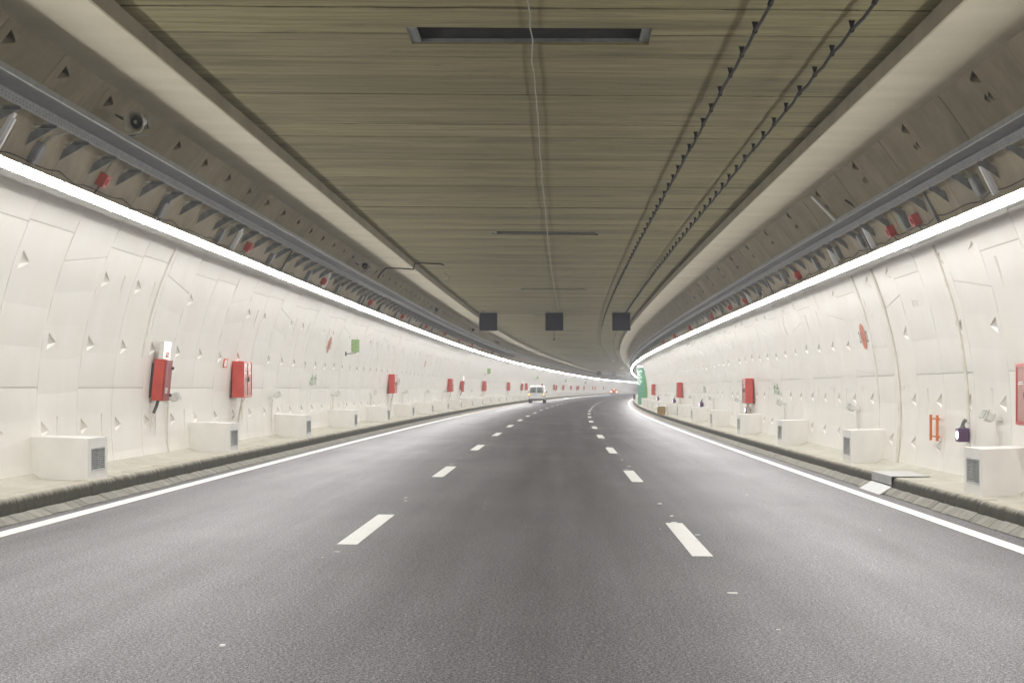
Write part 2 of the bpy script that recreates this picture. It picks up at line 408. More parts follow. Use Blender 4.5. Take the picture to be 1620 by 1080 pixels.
def kerb_prof(side):
    if side < 0: uf, vt, vb, d = -6.125, -1.237, roadv(-6.12) + .03, -1
    else: uf, vt, vb, d = 5.285, -1.407, roadv(5.28) + .05, 1
    r = .075; top = [(uf + d * (.02 + r - r * cos(t)), vt - r + r * sin(t)) for t in (0, .4, .8, 1.2, pi / 2)]
    return [(uf - d * .0, vb)] + top + [(uf + d * .26, vt)]
def chunk_box(mb, prof, s0, s1, bed, jitter=0):    # a stone: profile swept from s0 to s1 with end caps
    d = [0]
    for (a, b), (c_, e) in zip(prof, prof[1:]): d.append(d[-1] + sqrt((a - c_) ** 2 + (b - e) ** 2))
    loop = prof + [(prof[-1][0], bed), (prof[0][0], bed)]
    n = len(loop)
    dd = d + [d[-1] + .2, -.1]
    A = [mb.vert(W(s0, u, v + jitter)) for u, v in loop]; B = [mb.vert(W(s1, u, v + jitter)) for u, v in loop]
    for k in range(n):
        k2 = (k + 1) % n
        mb.face((A[k], A[k2], B[k2], B[k]), 0, [(s0, dd[k]), (s0, dd[k2]), (s1, dd[k2]), (s1, dd[k])])
    mb.face(A[::-1], 0, [(s0, dd[k]) for k in range(n)][::-1]); mb.face(B, 0, [(s1, dd[k]) for k in range(n)])
for side in (-1, 1):
    nm = 'left' if side < 0 else 'right'
    prof = kerb_prof(side); bed = prof[0][1] - .05
    mb = MB()
    for a, b in ((S0, 17.0), (121.0, S1)): sweep(mb, prof, srange(a, b, 2, 4))
    uf = prof[0][0]
    sweep(mb, [(uf + side * .015, bed), (uf + side * .03, prof[-1][1] - .06), (uf + side * .06, prof[-1][1] - .02), (uf + side * .3, prof[-1][1] - .012)], srange(17, 121, 2, 4), uvf=lambda s, k: (s, .0))
    kerb = build('kerb', mb, 'kerb_concrete', sm=40, kind='structure'); tag(kerb, f'round topped dirty concrete kerb along the {nm} side of the road')
    s = 17.0; L = .6
    while s < 41:
        if not (side > 0 and 25 < s + .3 < 27.6):
            mb = MB(); chunk_box(mb, prof, s + .004, s + L - .004, bed, random.uniform(-.004, .004)); o = local(mb, s + .3, uf, bed)
            build('kerb_stone', mb, 'kerb_concrete', kerb, sm=40, loc=o)
        else:
            mb = MB(); chunk_box(mb, prof, s, s + L, bed); o = local(mb, s + .5, uf, bed); build('kerb_stone', mb, 'kerb_concrete', kerb, sm=40, loc=o)
        s += L
    mb = MB()
    while s < 121: chunk_box(mb, prof, s + .005, s + L - .005, bed, random.uniform(-.004, .004)); s += L
    build('kerb_stones', mb, 'kerb_concrete', kerb, sm=40, kind='stuff')
    # gutter blocks
    u0, u1 = (-5.985, -6.118) if side < 0 else (5.155, 5.278)
    if side < 0: gp = [(u1, roadv(u1) + .085), (u0, roadv(u0) + .012)]
    else: gp = [(u0, roadv(u0) + .012), (u1, roadv(u1) + .108)]
    mb = MB(); sweep(mb, [(u0 - side * .02, roadv(u0) - .03), (u1 + side * .05, roadv(u1) + .04)], srange(S0, 95, 2, 4))
    gut = build('gutter', mb, 'bed_dark', kind='structure'); tag(gut, f'strip of grey concrete gutter blocks beside the {nm} kerb')
    s = 16.6; L = .30
    while s < 29.5:
        mb = MB(); l2 = L * random.uniform(.9, 1.1)
        chunk_box(mb, gp, s + .006, s + l2 - .006, gp[0][1] - .12, random.uniform(-.005, .005)); o = local(mb, s + l2 / 2, u0, gp[0][1]); s += l2
        build('gutter_stone', mb, 'gutter_concrete', gut, loc=o)
    mb = MB()
    while s < 95: chunk_box(mb, gp, s + .007, s + L - .007, gp[0][1] - .12, random.uniform(-.005, .005)); s += L
    build('gutter_stones', mb, 'gutter_concrete', gut, kind='stuff')
    mb = MB()
    for a, b in ((S0, 16.6), (95, S1)): sweep(mb, gp, srange(a, b, 2, 4))
    build('gutter_strip', mb, 'gutter_concrete', gut)
    # walkway
    uk, vt = prof[-1]
    uw = .945 * wallu(side, (vt + .02) / .945) + side * .03
    mb = MB(); sweep(mb, [(uk - side * .006, vt - .12), (uk - side * .0, vt - .004), (uk + side * .35, vt + .004), (uw - side * .16, vt + .014), (uw - side * .05, vt + .07), (uw, vt + .1)], srange(S0, S1, 2, 5))
    wk = build('walkway', mb, 'walk_concrete', kind='structure'); tag(wk, f'narrow concrete walkway between the kerb and the {nm} tunnel wall')

SHK = .945                                     # the lining and everything fixed to it is set out in ring units
# ------------------------------------------------------------------ tunnel lining: rings of segments with bolt pockets
RING0, RL = 1.6, 2.0
BASE_A = {-1: -.16, 1: -.2}
PAINT_A = {-1: ang(2.74), 1: ang(2.45)}
TOP_A = .80
POCK = {-1: [.32, .171, -.016], 1: [.372, .209, .039, -.071]}
DENT = {-1: [.073, .402], 1: [.09, .305]}
def pt(side, s, a, dep=0.0):
    u, v = arc(side, a, R0 + dep); return W(s, u, v)
def seg_mesh(mb, side, s0, s1, a0, a1, feats, g=.007, sk0=0.0, sk1=0.0):
    """curved slab from s0..s1, a0..a1 with recessed joints; feats: (sa,sb,aa,ab,type,depth); sk: skew of lower/upper joint"""
    s0 += g; s1 -= g; ga = g / R0; a0 += ga; a1 -= ga
    feats = [f for f in feats if f[0] > s0 + .03 and f[1] < s1 - .03 and f[2] > a0 + .012 + abs(sk0) and f[3] < a1 - .012 - abs(sk1)]
    ss = sorted({s0, s1, *[f[0] for f in feats], *[f[1] for f in feats]})
    aa = {a0, a1, *[f[2] for f in feats], *[f[3] for f in feats]}
    n = max(2, int((a1 - a0) / .07)); aa |= {a0 + (a1 - a0) * i / n for i in range(n + 1)}
    if a0 < PAINT_A[side] < a1: aa.add(PAINT_A[side])
    aa = sorted(aa); keep = [aa[0]]
    fx = {f[2] for f in feats} | {f[3] for f in feats} | {a0, a1, PAINT_A[side]}
    for q in aa[1:]:
        if q - keep[-1] < .004 and q not in fx: continue
        if q - keep[-1] < .004 and keep[-1] not in fx: keep[-1] = q; continue
        if q - keep[-1] > 1e-6: keep.append(q)
    aa = keep
    def sk(s, a):
        t = (a - a0) / (a1 - a0); q = (s - s0) / (s1 - s0) - .5
        return a + (1 - t) ** 3 * sk0 * 2 * q + t ** 3 * sk1 * 2 * q
    def P(s, a, d=0): return pt(side, s, sk(s, a), d)
    def U(s, a): return (s, a * R0)
    ids = {}
    def vid(i, j):
        if (i, j) not in ids: ids[(i, j)] = mb.vert(P(ss[i], aa[j]))
        return ids[(i, j)]
    for i in range(len(ss) - 1):
        for j in range(len(aa) - 1):
            sm, am = (ss[i] + ss[i + 1]) / 2, (aa[j] + aa[j + 1]) / 2
            if any(f[0] < sm < f[1] and f[2] < am < f[3] for f in feats): continue
            mi = 0 if am < PAINT_A[side] else 1
            mb.face((vid(i, j), vid(i + 1, j), vid(i + 1, j + 1), vid(i, j + 1)), mi, [U(ss[i], aa[j]), U(ss[i + 1], aa[j]), U(ss[i + 1], aa[j + 1]), U(ss[i], aa[j + 1])])
    D = .014                                    # joint sides
    for i in range(len(ss) - 1):
        for a in (a0, a1):
            mi = 0 if a < PAINT_A[side] else 1
            mb.quad(P(ss[i], a), P(ss[i + 1], a), P(ss[i + 1], a, D), P(ss[i], a, D), mi, [U(ss[i], a)] * 4)
            a2 = a - ga if a == a0 else a + ga; o1, o2 = P(ss[i], a2, D), P(ss[i + 1], a2, D)
            mb.quad(P(ss[i], a, D), P(ss[i + 1], a, D), o2, o1, 2, [U(ss[i], a)] * 4)
    for j in range(len(aa) - 1):
        mi = 0 if aa[j] < PAINT_A[side] - 1e-4 else 1
        for s, s2 in ((s0, s0 - g), (s1, s1 + g)):
            mb.quad(P(s, aa[j]), P(s, aa[j + 1]), P(s, aa[j + 1], .012), P(s, aa[j], .012), mi, [U(s, aa[j])] * 4)
            t0_ = (aa[j] - a0) / (a1 - a0); q0_, q1_ = P(s, aa[j], .012), P(s, aa[j + 1], .012); w_ = W(s2, *arc(side, 0)) - W(s, *arc(side, 0))
            mb.quad(q0_, q1_, q1_ + w_, q0_ + w_, mi, [U(s, aa[j])] * 4)
    for sa, sb, b0, b1, ty, dep in feats:
        mi = 0 if b0 < PAINT_A[side] else 1
        js = [q for q in aa if b0 - 1e-9 <= q <= b1 + 1e-9]
        def F(*p):
            mb.face([mb.vert(q) for q in p], mi, [U(sa, b0)] * len(p))
        lo = [(sa, q) for q in js]; hi = [(sb, q) for q in js]
        if ty == 'tri':                         # triangular bolt pocket: deep at the ring-joint end, running out at the tip
            am = b0 + (b1 - b0) * .42
            A = (sa, b1 - (b1 - b0) * .02); B = (sa, b0 + (b1 - b0) * .02); T = (sb, am)
            LA = [P(sa, b1), P(sb, b1)]; LB = [P(sa, b0), P(sb, b0)]
            t = P(*T); a_ = P(sa, b1); b_ = P(sa, b0)
            ad = P(sa + .03, b1 - (b1 - b0) * .08, dep * .8); bd = P(sa + .03, b0 + (b1 - b0) * .16, dep)
            up = [P(sb, q) for q in js if q > am]; dn = [P(sb, q) for q in js if q < am]
            F(a_, t, *up[:-1][::1], P(sb, b1)) if True else None
            F(b_, P(sb, b0), *dn[1:], t)
            F(ad, bd, t); F(a_, ad, t); F(bd, b_, t)
            F(*[P(sa, q) for q in js], ad, bd)
        elif ty == 'pit':                       # dark blind pocket
            q4 = [(sa, b0), (sb, b0), (sb, b1), (sa, b1)]; am = (b0 + b1) / 2
            I = [P(sa + .02, b0 + .002, dep), P(sb - .02, am - .001, dep), P(sb - .02, am + .001, dep), P(sa + .02, b1 - .002, dep)]; O = [P(sa, b0), P(sb, am - .002), P(sb, am + .002), P(sa, b1)]
            for w in range(4): F(O[w], O[(w + 1) % 4], I[(w + 1) % 4], I[w])
            F(*I); F(P(sa, b0), P(sb, b0), P(sb, am - .002)); F(P(sa, b1), P(sb, b1), P(sb, am + .002)); F(P(sb, b0), *[P(sb, q) for q in js], P(sb, b1))if False else F(P(sb, am - .002), P(sb, b0), P(sb, b1), P(sb, am + .002))if False else None
        else:                                   # groove: deep at the top, running out below
            tp = [P(sa + .012, b1 - .006, dep), P(sb - .012, b1 - .006, dep)]
            F(P(sa, b1), P(sb, b1), tp[1], tp[0])
            F(*[P(sa, q) for q in js], tp[0]); F(*[P(sb, q) for q in js], tp[1])
            F(P(sa, b0), P(sb, b0), tp[1], tp[0])
def ring_feats(side, k, s):
    rr = random.Random(k * 31 + side * 7); f = []
    for a in POCK[side]:
        if rr.random() < .93: f.append((s + .22, s + .62, a - .017, a + .021, 'tri', .085))
    if rr.random() < .75:
        a = (.35 if side < 0 else .345) + rr.uniform(-.006, .006); q = s + rr.choice((1.1, 1.3, .95)); f.append((q, q + .10, a - .075, a - .005, 'gr', .045))
    if rr.random() < .7:
        a = (-.0 if side < 0 else .06); q = s + rr.choice((.95, 1.2, 1.35)); f.append((q, q + .10, a - .06, a + .012, 'gr', .045))
    a = PAINT_A[side] - .055; q = s + rr.choice((.8, 1.3))
    if rr.random() < .8: f.append((q, q + .10, a - .06, a + .01, 'gr', .045))
    for a in (DENT[side][k % 2],):
        if rr.random() < .85:
            for i in range(rr.choice((3, 4, 5))):
                q = s + .85 + i * .16 + rr.uniform(-.02, .02)
                if q < s + 1.85: f.append((q, q + .045, a - .028, a - .012 + rr.uniform(.0, .004), 'gr', .035))
    # up in the raw concrete
    a = .665 if side < 0 else .655
    if side < 0 or k % 2:
        f.append((s + .26, s + .56, a - .014, a + .014, 'pit', .16))
        if k % 2: f.append((s + .24, s + .38, a - .052, a - .032, 'pit', .14)); f.append((s + .42, s + .54, a - .052, a - .032, 'pit', .14))
    out = []
    for q in f:
        if not any(q[0] < w[1] + .02 and q[1] > w[0] - .02 and q[2] < w[3] + .004 and q[3] > w[2] - .004 for w in out): out.append(q)
    return out
def ring_cuts(side, k):                         # longitudinal joints of a ring: (angle, skew)
    c = k % 3
    if c == 2: return [(.355 if side < 0 else .30, .016 * (1 if k % 2 else -1)), (.70, 0)]
    if c == 1: return [(.073 if side < 0 else .107, 0), (.40 if side < 0 else .36, .0), (.71, 0)]
    return [(.073 if side < 0 else .107, 0), (.395 if side < 0 else .42, -.0 if k % 2 else .0), (.715, 0)]
def place_ring(side, k, emit):
    s = RING0 + RL * k; cuts = [(BASE_A[side], 0)] + ring_cuts(side, k) + [(TOP_A, 0)]; fe = ring_feats(side, k, s)
    for (a0, k0), (a1, k1) in zip(cuts, cuts[1:]): emit(s, a0, a1, k0, k1, fe)
K_NEAR = range(7, 33); K_MID = range(33, 83)
for side in (-1, 1):
    nm = 'left' if side < 0 else 'right'
    mb = MB(); n = 14
    prof = lambda d: [arc(side, BASE_A[side] + (TOP_A + .04 - BASE_A[side]) * i / n, R0 + d) for i in range(n + 1)]
    mi = [0] * n
    sweep(mb, prof(.24), srange(RING0 + RL * 7 - .5, RING0 + RL * 83 + .5, 2, 4), mi=2)
    pr = [arc(side, a, R0) for a in [BASE_A[side] + (PAINT_A[side] - BASE_A[side]) * i / 9 for i in range(10)] + [PAINT_A[side] + (TOP_A + .04 - PAINT_A[side]) * i / 5 for i in range(1, 6)]]
    for a, b in ((S0, RING0 + RL * 7), (RING0 + RL * 83, S1)): sweep(mb, pr, srange(a, b, 2, 4), mi=[0] * 9 + [1] * 5)
    wall = build('tunnel_wall', mb, ['wall_paint', 'raw_concrete', 'joint_fill'], sm=30, kind='structure')
    tag(wall, f'{nm} side of the tunnel lining, white painted below the lights and bare concrete above')
    def em(s, a0, a1, k0, k1, fe):
        m_ = MB(); seg_mesh(m_, side, s, s + RL, a0, a1, fe, sk0=k0, sk1=k1)
        u, v = arc(side, (a0 + a1) / 2); o = local(m_, s + RL / 2, u, v)
        me = m_.data('lining_segment', ['wall_paint', 'raw_concrete', 'joint_fill']); obj('lining_segment', me, wall, loc=o)
    for k in K_NEAR: place_ring(side, k, em)
    far = MB()
    for k in K_MID: place_ring(side, k, lambda s, a0, a1, k0, k1, fe: seg_mesh(far, side, s, s + RL, a0, a1, fe, sk0=k0, sk1=k1))
    obj('lining_segments', far.data('lining_segments', ['wall_paint', 'raw_concrete', 'joint_fill']), wall, kind='stuff')

# ------------------------------------------------------------------ beams and ceiling
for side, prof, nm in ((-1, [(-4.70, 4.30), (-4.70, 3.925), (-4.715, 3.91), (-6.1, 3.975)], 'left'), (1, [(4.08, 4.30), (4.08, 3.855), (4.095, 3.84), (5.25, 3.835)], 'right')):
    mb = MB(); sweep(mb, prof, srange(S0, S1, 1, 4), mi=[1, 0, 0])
    b = build('ceiling_beam', mb, ['beam_concrete', 'beam_side'], kind='structure'); tag(b, f'pale concrete haunch beam carrying the {nm} edge of the ceiling slab')
SLV = lambda u: 4.09 - .0068 * u
VENTS = [18.73 + 24.35 * i for i in range(0, 14)]
VU0, VU1, VL = -1.70, 1.12, .90
mb = MB(); sweep(mb, [(-6.2, 4.95), (5.6, 4.95)], srange(S0, S1, 5, 5))  # added unseen sheet above the planks, stops light leaking through the gaps
for a in (S0, S1):                              # added sheets closing both tunnel ends to the sky, far out of view
    mb.quad(W(a, -8, -2.5), W(a, 8, -2.5), W(a, 8, 5.2), W(a, -8, 5.2))
ceil = build('ceiling', mb, 'vent_dark', kind='structure'); tag(ceil, 'ceiling slab of board marked concrete planks across the tunnel')
def plank(mb, s0, s1, dv):
    cuts = [v for v in VENTS if v < s1 - .01 and v + VL > s0 + .01]
    def bx(a, b, u0, u1):
        P = lambda s, u, d: W(s, u, SLV(u) + d + dv)
        i = [mb.vert(P(*q)) for q in ((a, u0, 0), (a, u1, 0), (b, u1, 0), (b, u0, 0), (a, u0, .16), (a, u1, .16), (b, u1, .16), (b, u0, .16))]
        for q in ((0, 1, 2, 3), (7, 6, 5, 4), (0, 4, 5, 1), (2, 6, 7, 3), (1, 5, 6, 2), (3, 7, 4, 0)): mb.face([i[w] for w in q])
    if not cuts: bx(s0, s1, -4.72, 4.10); return
    v0, v1 = max(s0, cuts[0]), min(s1, cuts[0] + VL)
    if v0 > s0: bx(s0, v0, -4.72, 4.10)
    if v1 < s1: bx(v1, s1, -4.72, 4.10)
    bx(v0, v1, -4.72, VU0); bx(v0, v1, VU1, 4.10)
PL = 1.31; far = MB(); s = 20.39 - PL * 6
for i in range(-6, 500):
    a = 20.39 + PL * i; b = a + PL
    gap = random.choice((.006, .010, .016, .004)); dv = random.uniform(-.006, .006)
    if b > 17 and a < 98:
        m_ = MB(); plank(m_, a + gap, b - gap * .3, dv); o = local(m_, a + PL / 2, 0, SLV(0)); build('ceiling_plank', m_, 'plank_concrete', ceil, loc=o)
    elif a < 715:
        plank(far, a + .006, b, dv)
        if i % 45 == 0 and a > 98: o = local(far, a + PL / 2, 0, SLV(0)); build('ceiling_planks', far, 'plank_concrete', ceil, kind='stuff', loc=o); far = MB()
o = local(far, 20.39 + PL * 450.5, 0, SLV(0)); build('ceiling_planks', far, 'plank_concrete', ceil, kind='stuff', loc=o)
mb = MB(); s = S0
while s < 20.39 - PL * 6: plank(mb, s, s + PL * .999, 0); s += PL
build('ceiling_planks', mb, 'plank_concrete', ceil, kind='stuff')

# ceiling vents
mb = MB()
w, d = VU1 - VU0, VL
mb2 = MB()
for x0, x1, y0, y1, t in ((0, .11, 0, d, 1), (w - .11, w, 0, d, 1), (.11, w - .11, 0, .025, 0), (.11, w - .11, d - .035, d, 0)): mb.box(x0, x1, y0, y1, .012, .055)
mb2.box(.0, w, 0, .01, .06, .55); mb2.box(0, w, d - .01, d, .06, .55); mb2.box(0, .01, .01, d - .01, .06, .55); mb2.box(w - .01, w, .01, d - .01, .06, .55); mb2.box(0, w, 0, d, .551, .57)
for i in range(9): mb2.box(.11, w - .11, .07 + i * .09, .075 + i * .09, .10, .2)
mb3 = MB(); mb3.box(.13, w - .13, .42, .44, .02, .06)
for i, v in enumerate(VENTS):
    lab = ['long dark ventilation opening in the ceiling, nearest to the camera', 'second dark ventilation slot along the ceiling centre', 'third ventilation slot, just in front of the black lane signs', 'ventilation slot right above the black lane signs'][i] if i < 4 else 'distant ventilation slot in the ceiling beyond the first lane signs'
    mt = frame(v, VU0, SLV(VU0))
    if i == 0:
        vt0 = thing('ceiling_vent', mt, lab, 'vent')
        build('vent_frame', mb, 'galvanised', vt0); build('duct', mb2, 'vent_dark', vt0)
    else: dup(vt0, mt, lab, None if i < 4 else 'distant ceiling ventilation slots')

# ------------------------------------------------------------------ strip lights
UL = 1.55
hb = MB(); hb.prism([(-.10, -.066), (-.115, -.05), (-.115, .06), (-.085, .06), (-.085, -.03), (-.055, -.060), (-.06, -.066)], 'y', 0, UL - .006)
lb = MB(); lb.prism([(-.052, -.062), (-.016, -.064), (.026, -.018), (.031, .027), (-.08, .029), (-.082, -.03)], 'y', .034, UL - .042)
lb.mi = [0 if k < 3 else 1 if k == 3 else 2 for k in range(len(lb.mi))]

ab = MB(); ab.box(-.30, -.10, UL / 2 - .02, UL / 2 + .02, .0, .02)
LP = {-1: (-6.06, 2.495), 1: (5.35, 2.235)}
hm, lm, am_ = fixn(hb.data('light_housing', ['light_grey'])), fixn(lb.data('light_lens', ['tube_light', 'tube_top', 'lamp_white'])), fixn(ab.data('light_arm', ['galvanised']))
for side in (-1, 1):
    nm = 'left' if side < 0 else 'right'; n = 0; far = MB(); farl = MB()
    u, v = LP[side]
    s = 12.0 + .45
    i = -36
    while True:
        a = s + i * UL
        if a > 690: break
        st = a if side < 0 else a + UL
        mt = frame(st, u, v, side, radians(8))
        if a > 13 and n < 148:
            lab = f'white fluorescent strip light in the unbroken row along the {nm} wall'
            if n == 0: t0 = thing('strip_light', mt, lab, 'light', f'strip lights along the {nm} wall'); obj('housing', hm, t0); obj('lens', lm, t0); obj('mounting_arm', am_, t0)
            else: dup(t0, mt, lab)
            n += 1
        else:
            for src, dst in ((hb, far), (lb, farl)):
                off = len(dst.v); dst.v += [tuple(mt @ Vector(p)) for p in src.v]; dst.f += [tuple(q + off for q in f) for f in src.f]; dst.mi += src.mi; dst.uv += src.uv
        i += 1
    r = build('strip_lights', far, 'light_grey', kind='stuff'); tag(r, f'distant end of the glowing strip light row on the {nm} wall', 'lights')
    build('lens', farl, ['tube_light', 'tube_top', 'lamp_white'], r)

# ------------------------------------------------------------------ cable trays
TR = {-1: dict(ui=-5.69, uo=-6.10, v=3.295, wv=3.05), 1: dict(ui=5.12, uo=5.45, v=2.995, wv=2.78)}
for side in (-1, 1):
    nm = 'left' if side < 0 else 'right'; t = TR[side]; ui, uo, v = t['ui'], t['uo'], t['v']; i_ = -side
    S = srange(S0, 700, 2, 4)
    r = obj('cable_tray', None, None, loc=(0, 0, 0)); tag(r, f'long grey metal cable tray on brackets above the {nm} strip lights', 'cable tray')
    mb = MB(); sweep(mb, [(ui, v), (uo + i_ * .06, v + .01)], S); build('tray_floor', mb, 'tray_dark', r)
    mb = MB(); sweep(mb, [(ui - i_ * .02, v + .07), (ui, v + .065), (ui + i_ * .004, v - .004), (ui - i_ * .02, v - .01)], S); build('side_rail', mb, 'rail_steel', r)
    mb = MB(); sweep(mb, [(uo + i_ * .065, v + .1), (uo + i_ * .06, v - .01), (uo, v - .085), (uo - i_ * .03, v - .08)], S)
    rail = build('side_rail', mb, 'rail_steel', r)
    mb = MB(); s = 15.0                          # perforations of the outer rail
    while s < 50:
        for q, dv in ((0, .33), (.06, .66)):
            c0 = lambda t_: (uo + i_ * .06 * (1 - t_) + i_ * .004, v - .01 - .075 * t_ - .002)
            a_, b_ = c0(dv - .08), c0(dv + .08)
            mb.quad(W(s + q, *a_), W(s + q + .05, *a_), W(s + q + .05, *b_), W(s + q, *b_))
        s += .12
    build('perforations', mb, 'dark_grey', rail, kind='stuff')
    # brackets
    wu = wallu(side, t['wv']); wu2 = wallu(side, t['wv'] + .12)
    L = abs(wu - uo) + .02; L2 = abs(wu2 - uo) + .02
    mb = MB(); pr = [(0, -.075), (0, -.13), (.06, -.145), (L, t['wv'] - v - .09), (L2, t['wv'] - v + .07), (L2 * .5, -.07)]
    mb.prism([(-x_, z_) for x_, z_ in pr], 'y', -.006, .006)
    mb.box(-.34, .0, -.035, .0, -.132, -.124); mb.box(-.34, 0, -.035, -.006, -.082, -.074)
    bm_ = fixn(mb.data('bracket', ['galvanised']))
    n = 0; rest = MB(); s = 13.3 if side < 0 else 13.0
    while s < 160:
        mt = frame(s, uo, v, side)
        if n < 75: obj('bracket', bm_, r, mat=mt); n += 1
        else:
            off = len(rest.v); rest.v += [tuple(mt @ Vector(p)) for p in mb.v]; rest.f += [tuple(q + off for q in f) for f in mb.f]; rest.mi += mb.mi; rest.uv += mb.uv
        s += 1.37
    build('brackets', rest, 'galvanised', r, kind='stuff')

# ------------------------------------------------------------------ concrete vent boxes at the foot of the walls
def vent_box(side):
    W_ = .78; H = .60 if side > 0 else .58
    mb = MB(); c_ = .14                          # body with a hole for the grille in its road face
    y0, y1 = -.5, .5; z0, z1 = -.15, H
    gx = [.0]; gy0, gy1, gz0, gz1 = -.36, .36, .10, H - .14
    F = lambda y, z: (W_, y, z)
    top_back = -.16
    pts = {k: mb.vert(p) for k, p in dict(a=F(y0, z0), b=F(y1, z0), c=F(y1, z1), d=F(y0, z1), e=F(gy0, gz0), f=F(gy1, gz0), g=F(gy1, gz1), h=F(gy0, gz1),
           e2=(W_ - .10, gy0, gz0), f2=(W_ - .10, gy1, gz0), g2=(W_ - .10, gy1, gz1), h2=(W_ - .10, gy0, gz1),
           A=(-.3, y0 + .12, z0), B=(-.3, y1 - .12, z0), C=(-.3, y1 - .12, z1 + .03), D=(-.3, y0 + .12, z1 + .03)).items()}
    for q in ('abfe', 'bcgf', 'cdhg', 'daeh', 'effe'[:0] or 'eff2e2', ): pass
    def fc(*k, mi=0): mb.face([pts[i] for i in k], mi)
    fc('a', 'b', 'f', 'e'); fc('b', 'c', 'g', 'f'); fc('c', 'd', 'h', 'g'); fc('d', 'a', 'e', 'h')
    fc('e', 'f', 'f2', 'e2'); fc('f', 'g', 'g2', 'f2'); fc('g', 'h', 'h2', 'g2'); fc('h', 'e', 'e2', 'h2'); fc('e2', 'f2', 'g2', 'h2', mi=1)
    fc('a', 'd', 'D', 'A'); fc('b', 'B', 'C', 'c'); fc('d', 'c', 'C', 'D'); fc('A', 'D', 'C', 'B'); fc('a', 'A', 'B', 'b')
    body = fixn(mb.data('body', ['box_paint', 'vent_dark']))
    mg = MB(); t = .022
    for y_, yy, z_, zz in ((gy0, gy1, gz0, gz0 + t), (gy0, gy1, gz1 - t, gz1), (gy0, gy0 + t, gz0 + t, gz1 - t), (gy1 - t, gy1, gz0 + t, gz1 - t)): mg.box(W_ - .03, W_ + .006, y_, yy, z_, zz)
    for i in range(1, 8):
        y_ = gy0 + (gy1 - gy0) * i / 8; mg.box(W_ - .028, W_ - .018, y_ - .004, y_ + .004, gz0 + t, gz1 - t)
    gm = fixn(mg.data('grille', ['light_grey']))
    ms = MB(); ms.prism([(W_ - .02, -.004), (W_ + .0, -.012), (W_ + .0, -.007), (W_ - .02, .002)], 'y', gy0 + t, gy1 - t); sm = fixn(ms.data('slat', ['light_grey']))
    ns = 11; zs = [gz0 + t + (gz1 - gz0 - 2 * t) * (i + .5) / ns for i in range(ns)]
    return body, gm, sm, zs
for side in (-1, 1):
    nm = 'left' if side < 0 else 'right'; body, gm, sm, zs = vent_box(side)
    vt = -1.30 if side < 0 else -1.445
    uf = -6.6 if side < 0 else 5.85
    sc0 = 23.75 if side < 0 else 23.0
    first = None
    for i in range(-1, 62 if side < 0 else 26):
        s = sc0 + 10.02 * i
        mt = frame(s, uf + side * .78, vt, side)
        if i < 0: lab = f'white concrete vent box on the {nm} walkway nearest the camera'; grp = None
        elif i < 8: lab = f'white vent box with grey slatted grille, {ORD[i]} one in view along the {nm} walkway'; grp = f'white vent boxes along the {nm} walkway'
        else: lab = f'small far white vent box in the row at the foot of the {nm} wall'; grp = f'far vent boxes along the {nm} wall'
        if i < 0: continue
        if first is None:
            first = thing('vent_box', mt, lab, 'vent box', grp); obj('body', body, first); gr = obj('grille', gm, first)
            for z_ in zs: obj('slat', sm, gr, loc=(0, 0, z_))
        elif i < 8: dup(first, mt, lab, grp)
        else:
            r = first.copy(); COL.objects.link(r); r.matrix_local = mt; r['label'] = lab; r['group'] = grp
            for ch in first.children: c2 = ch.copy(); COL.objects.link(c2); c2.parent = r

# ------------------------------------------------------------------ small floodlights with conduits
def flood(side):
    t = obj('wall_lamp', None)
    mb = MB(); rot = Matrix.Rotation(radians(-25), 4, 'Y'); X = lambda p: rot @ p + Vector((.10, 0, .02))
    mb.box(-.02, .11, -.13, .13, -.075, .075, bev=.02, X=X); mb.box(.11, .125, -.15, .15, -.09, .09, X=X); build('housing', mb, 'lamp_white', t)
    mb = MB(); mb.box(.1255, .132, -.125, .125, -.065, .065, X=X); ln = build('lens', mb, 'lamp_glass', t)
    for k in range(6):
        mb = MB(); y_ = -.11 + .044 * k; mb.box(.132, .142, y_ - .004, y_ + .004, -.066, .066, X=X); build('louvre', mb, 'lamp_white', ln)
    mb = MB(); mb.box(-.01, .10, -.165, -.155, -.02, .02); mb.box(-.01, .10, .155, .165, -.02, .02); mb.box(-.02, .0, -.165, .165, -.03, .03); build('bracket', mb, 'lamp_white', t)
    mb = MB(); h = (-.95 if side > 0 else -1.05)
    mb.tube([(.02, .0, -.05), (.01, .01, -.2), (-.0, .015, -.5), (.0, .02, -.8), (.03, .05, h)], .016, 6); build('conduit', mb, 'cream_pipe', t)
    return t
for side, lst, v in ((-1, [31.4, 42.8, 54.2, 64.8, 77, 88.3, 99.6, 111, 122.3], -.22), (1, [24.2, 35.5, 47, 58.5, 69.6, 81.3, 92.6, 104, 115.4], -.46)):
    nm = 'left' if side < 0 else 'right'; t0 = None
    for i, s in enumerate(lst):
        lab = f'small white floodlight low on the {nm} wall, {ORD[i]} one from the camera'
        mt = onwall(s, v, side, .03, False)
        if t0 is None: t0 = flood(side); t0.matrix_local = mt; tag(t0, lab, 'floodlight', f'small floodlights along the {nm} wall')
        else: dup(t0, mt, lab)

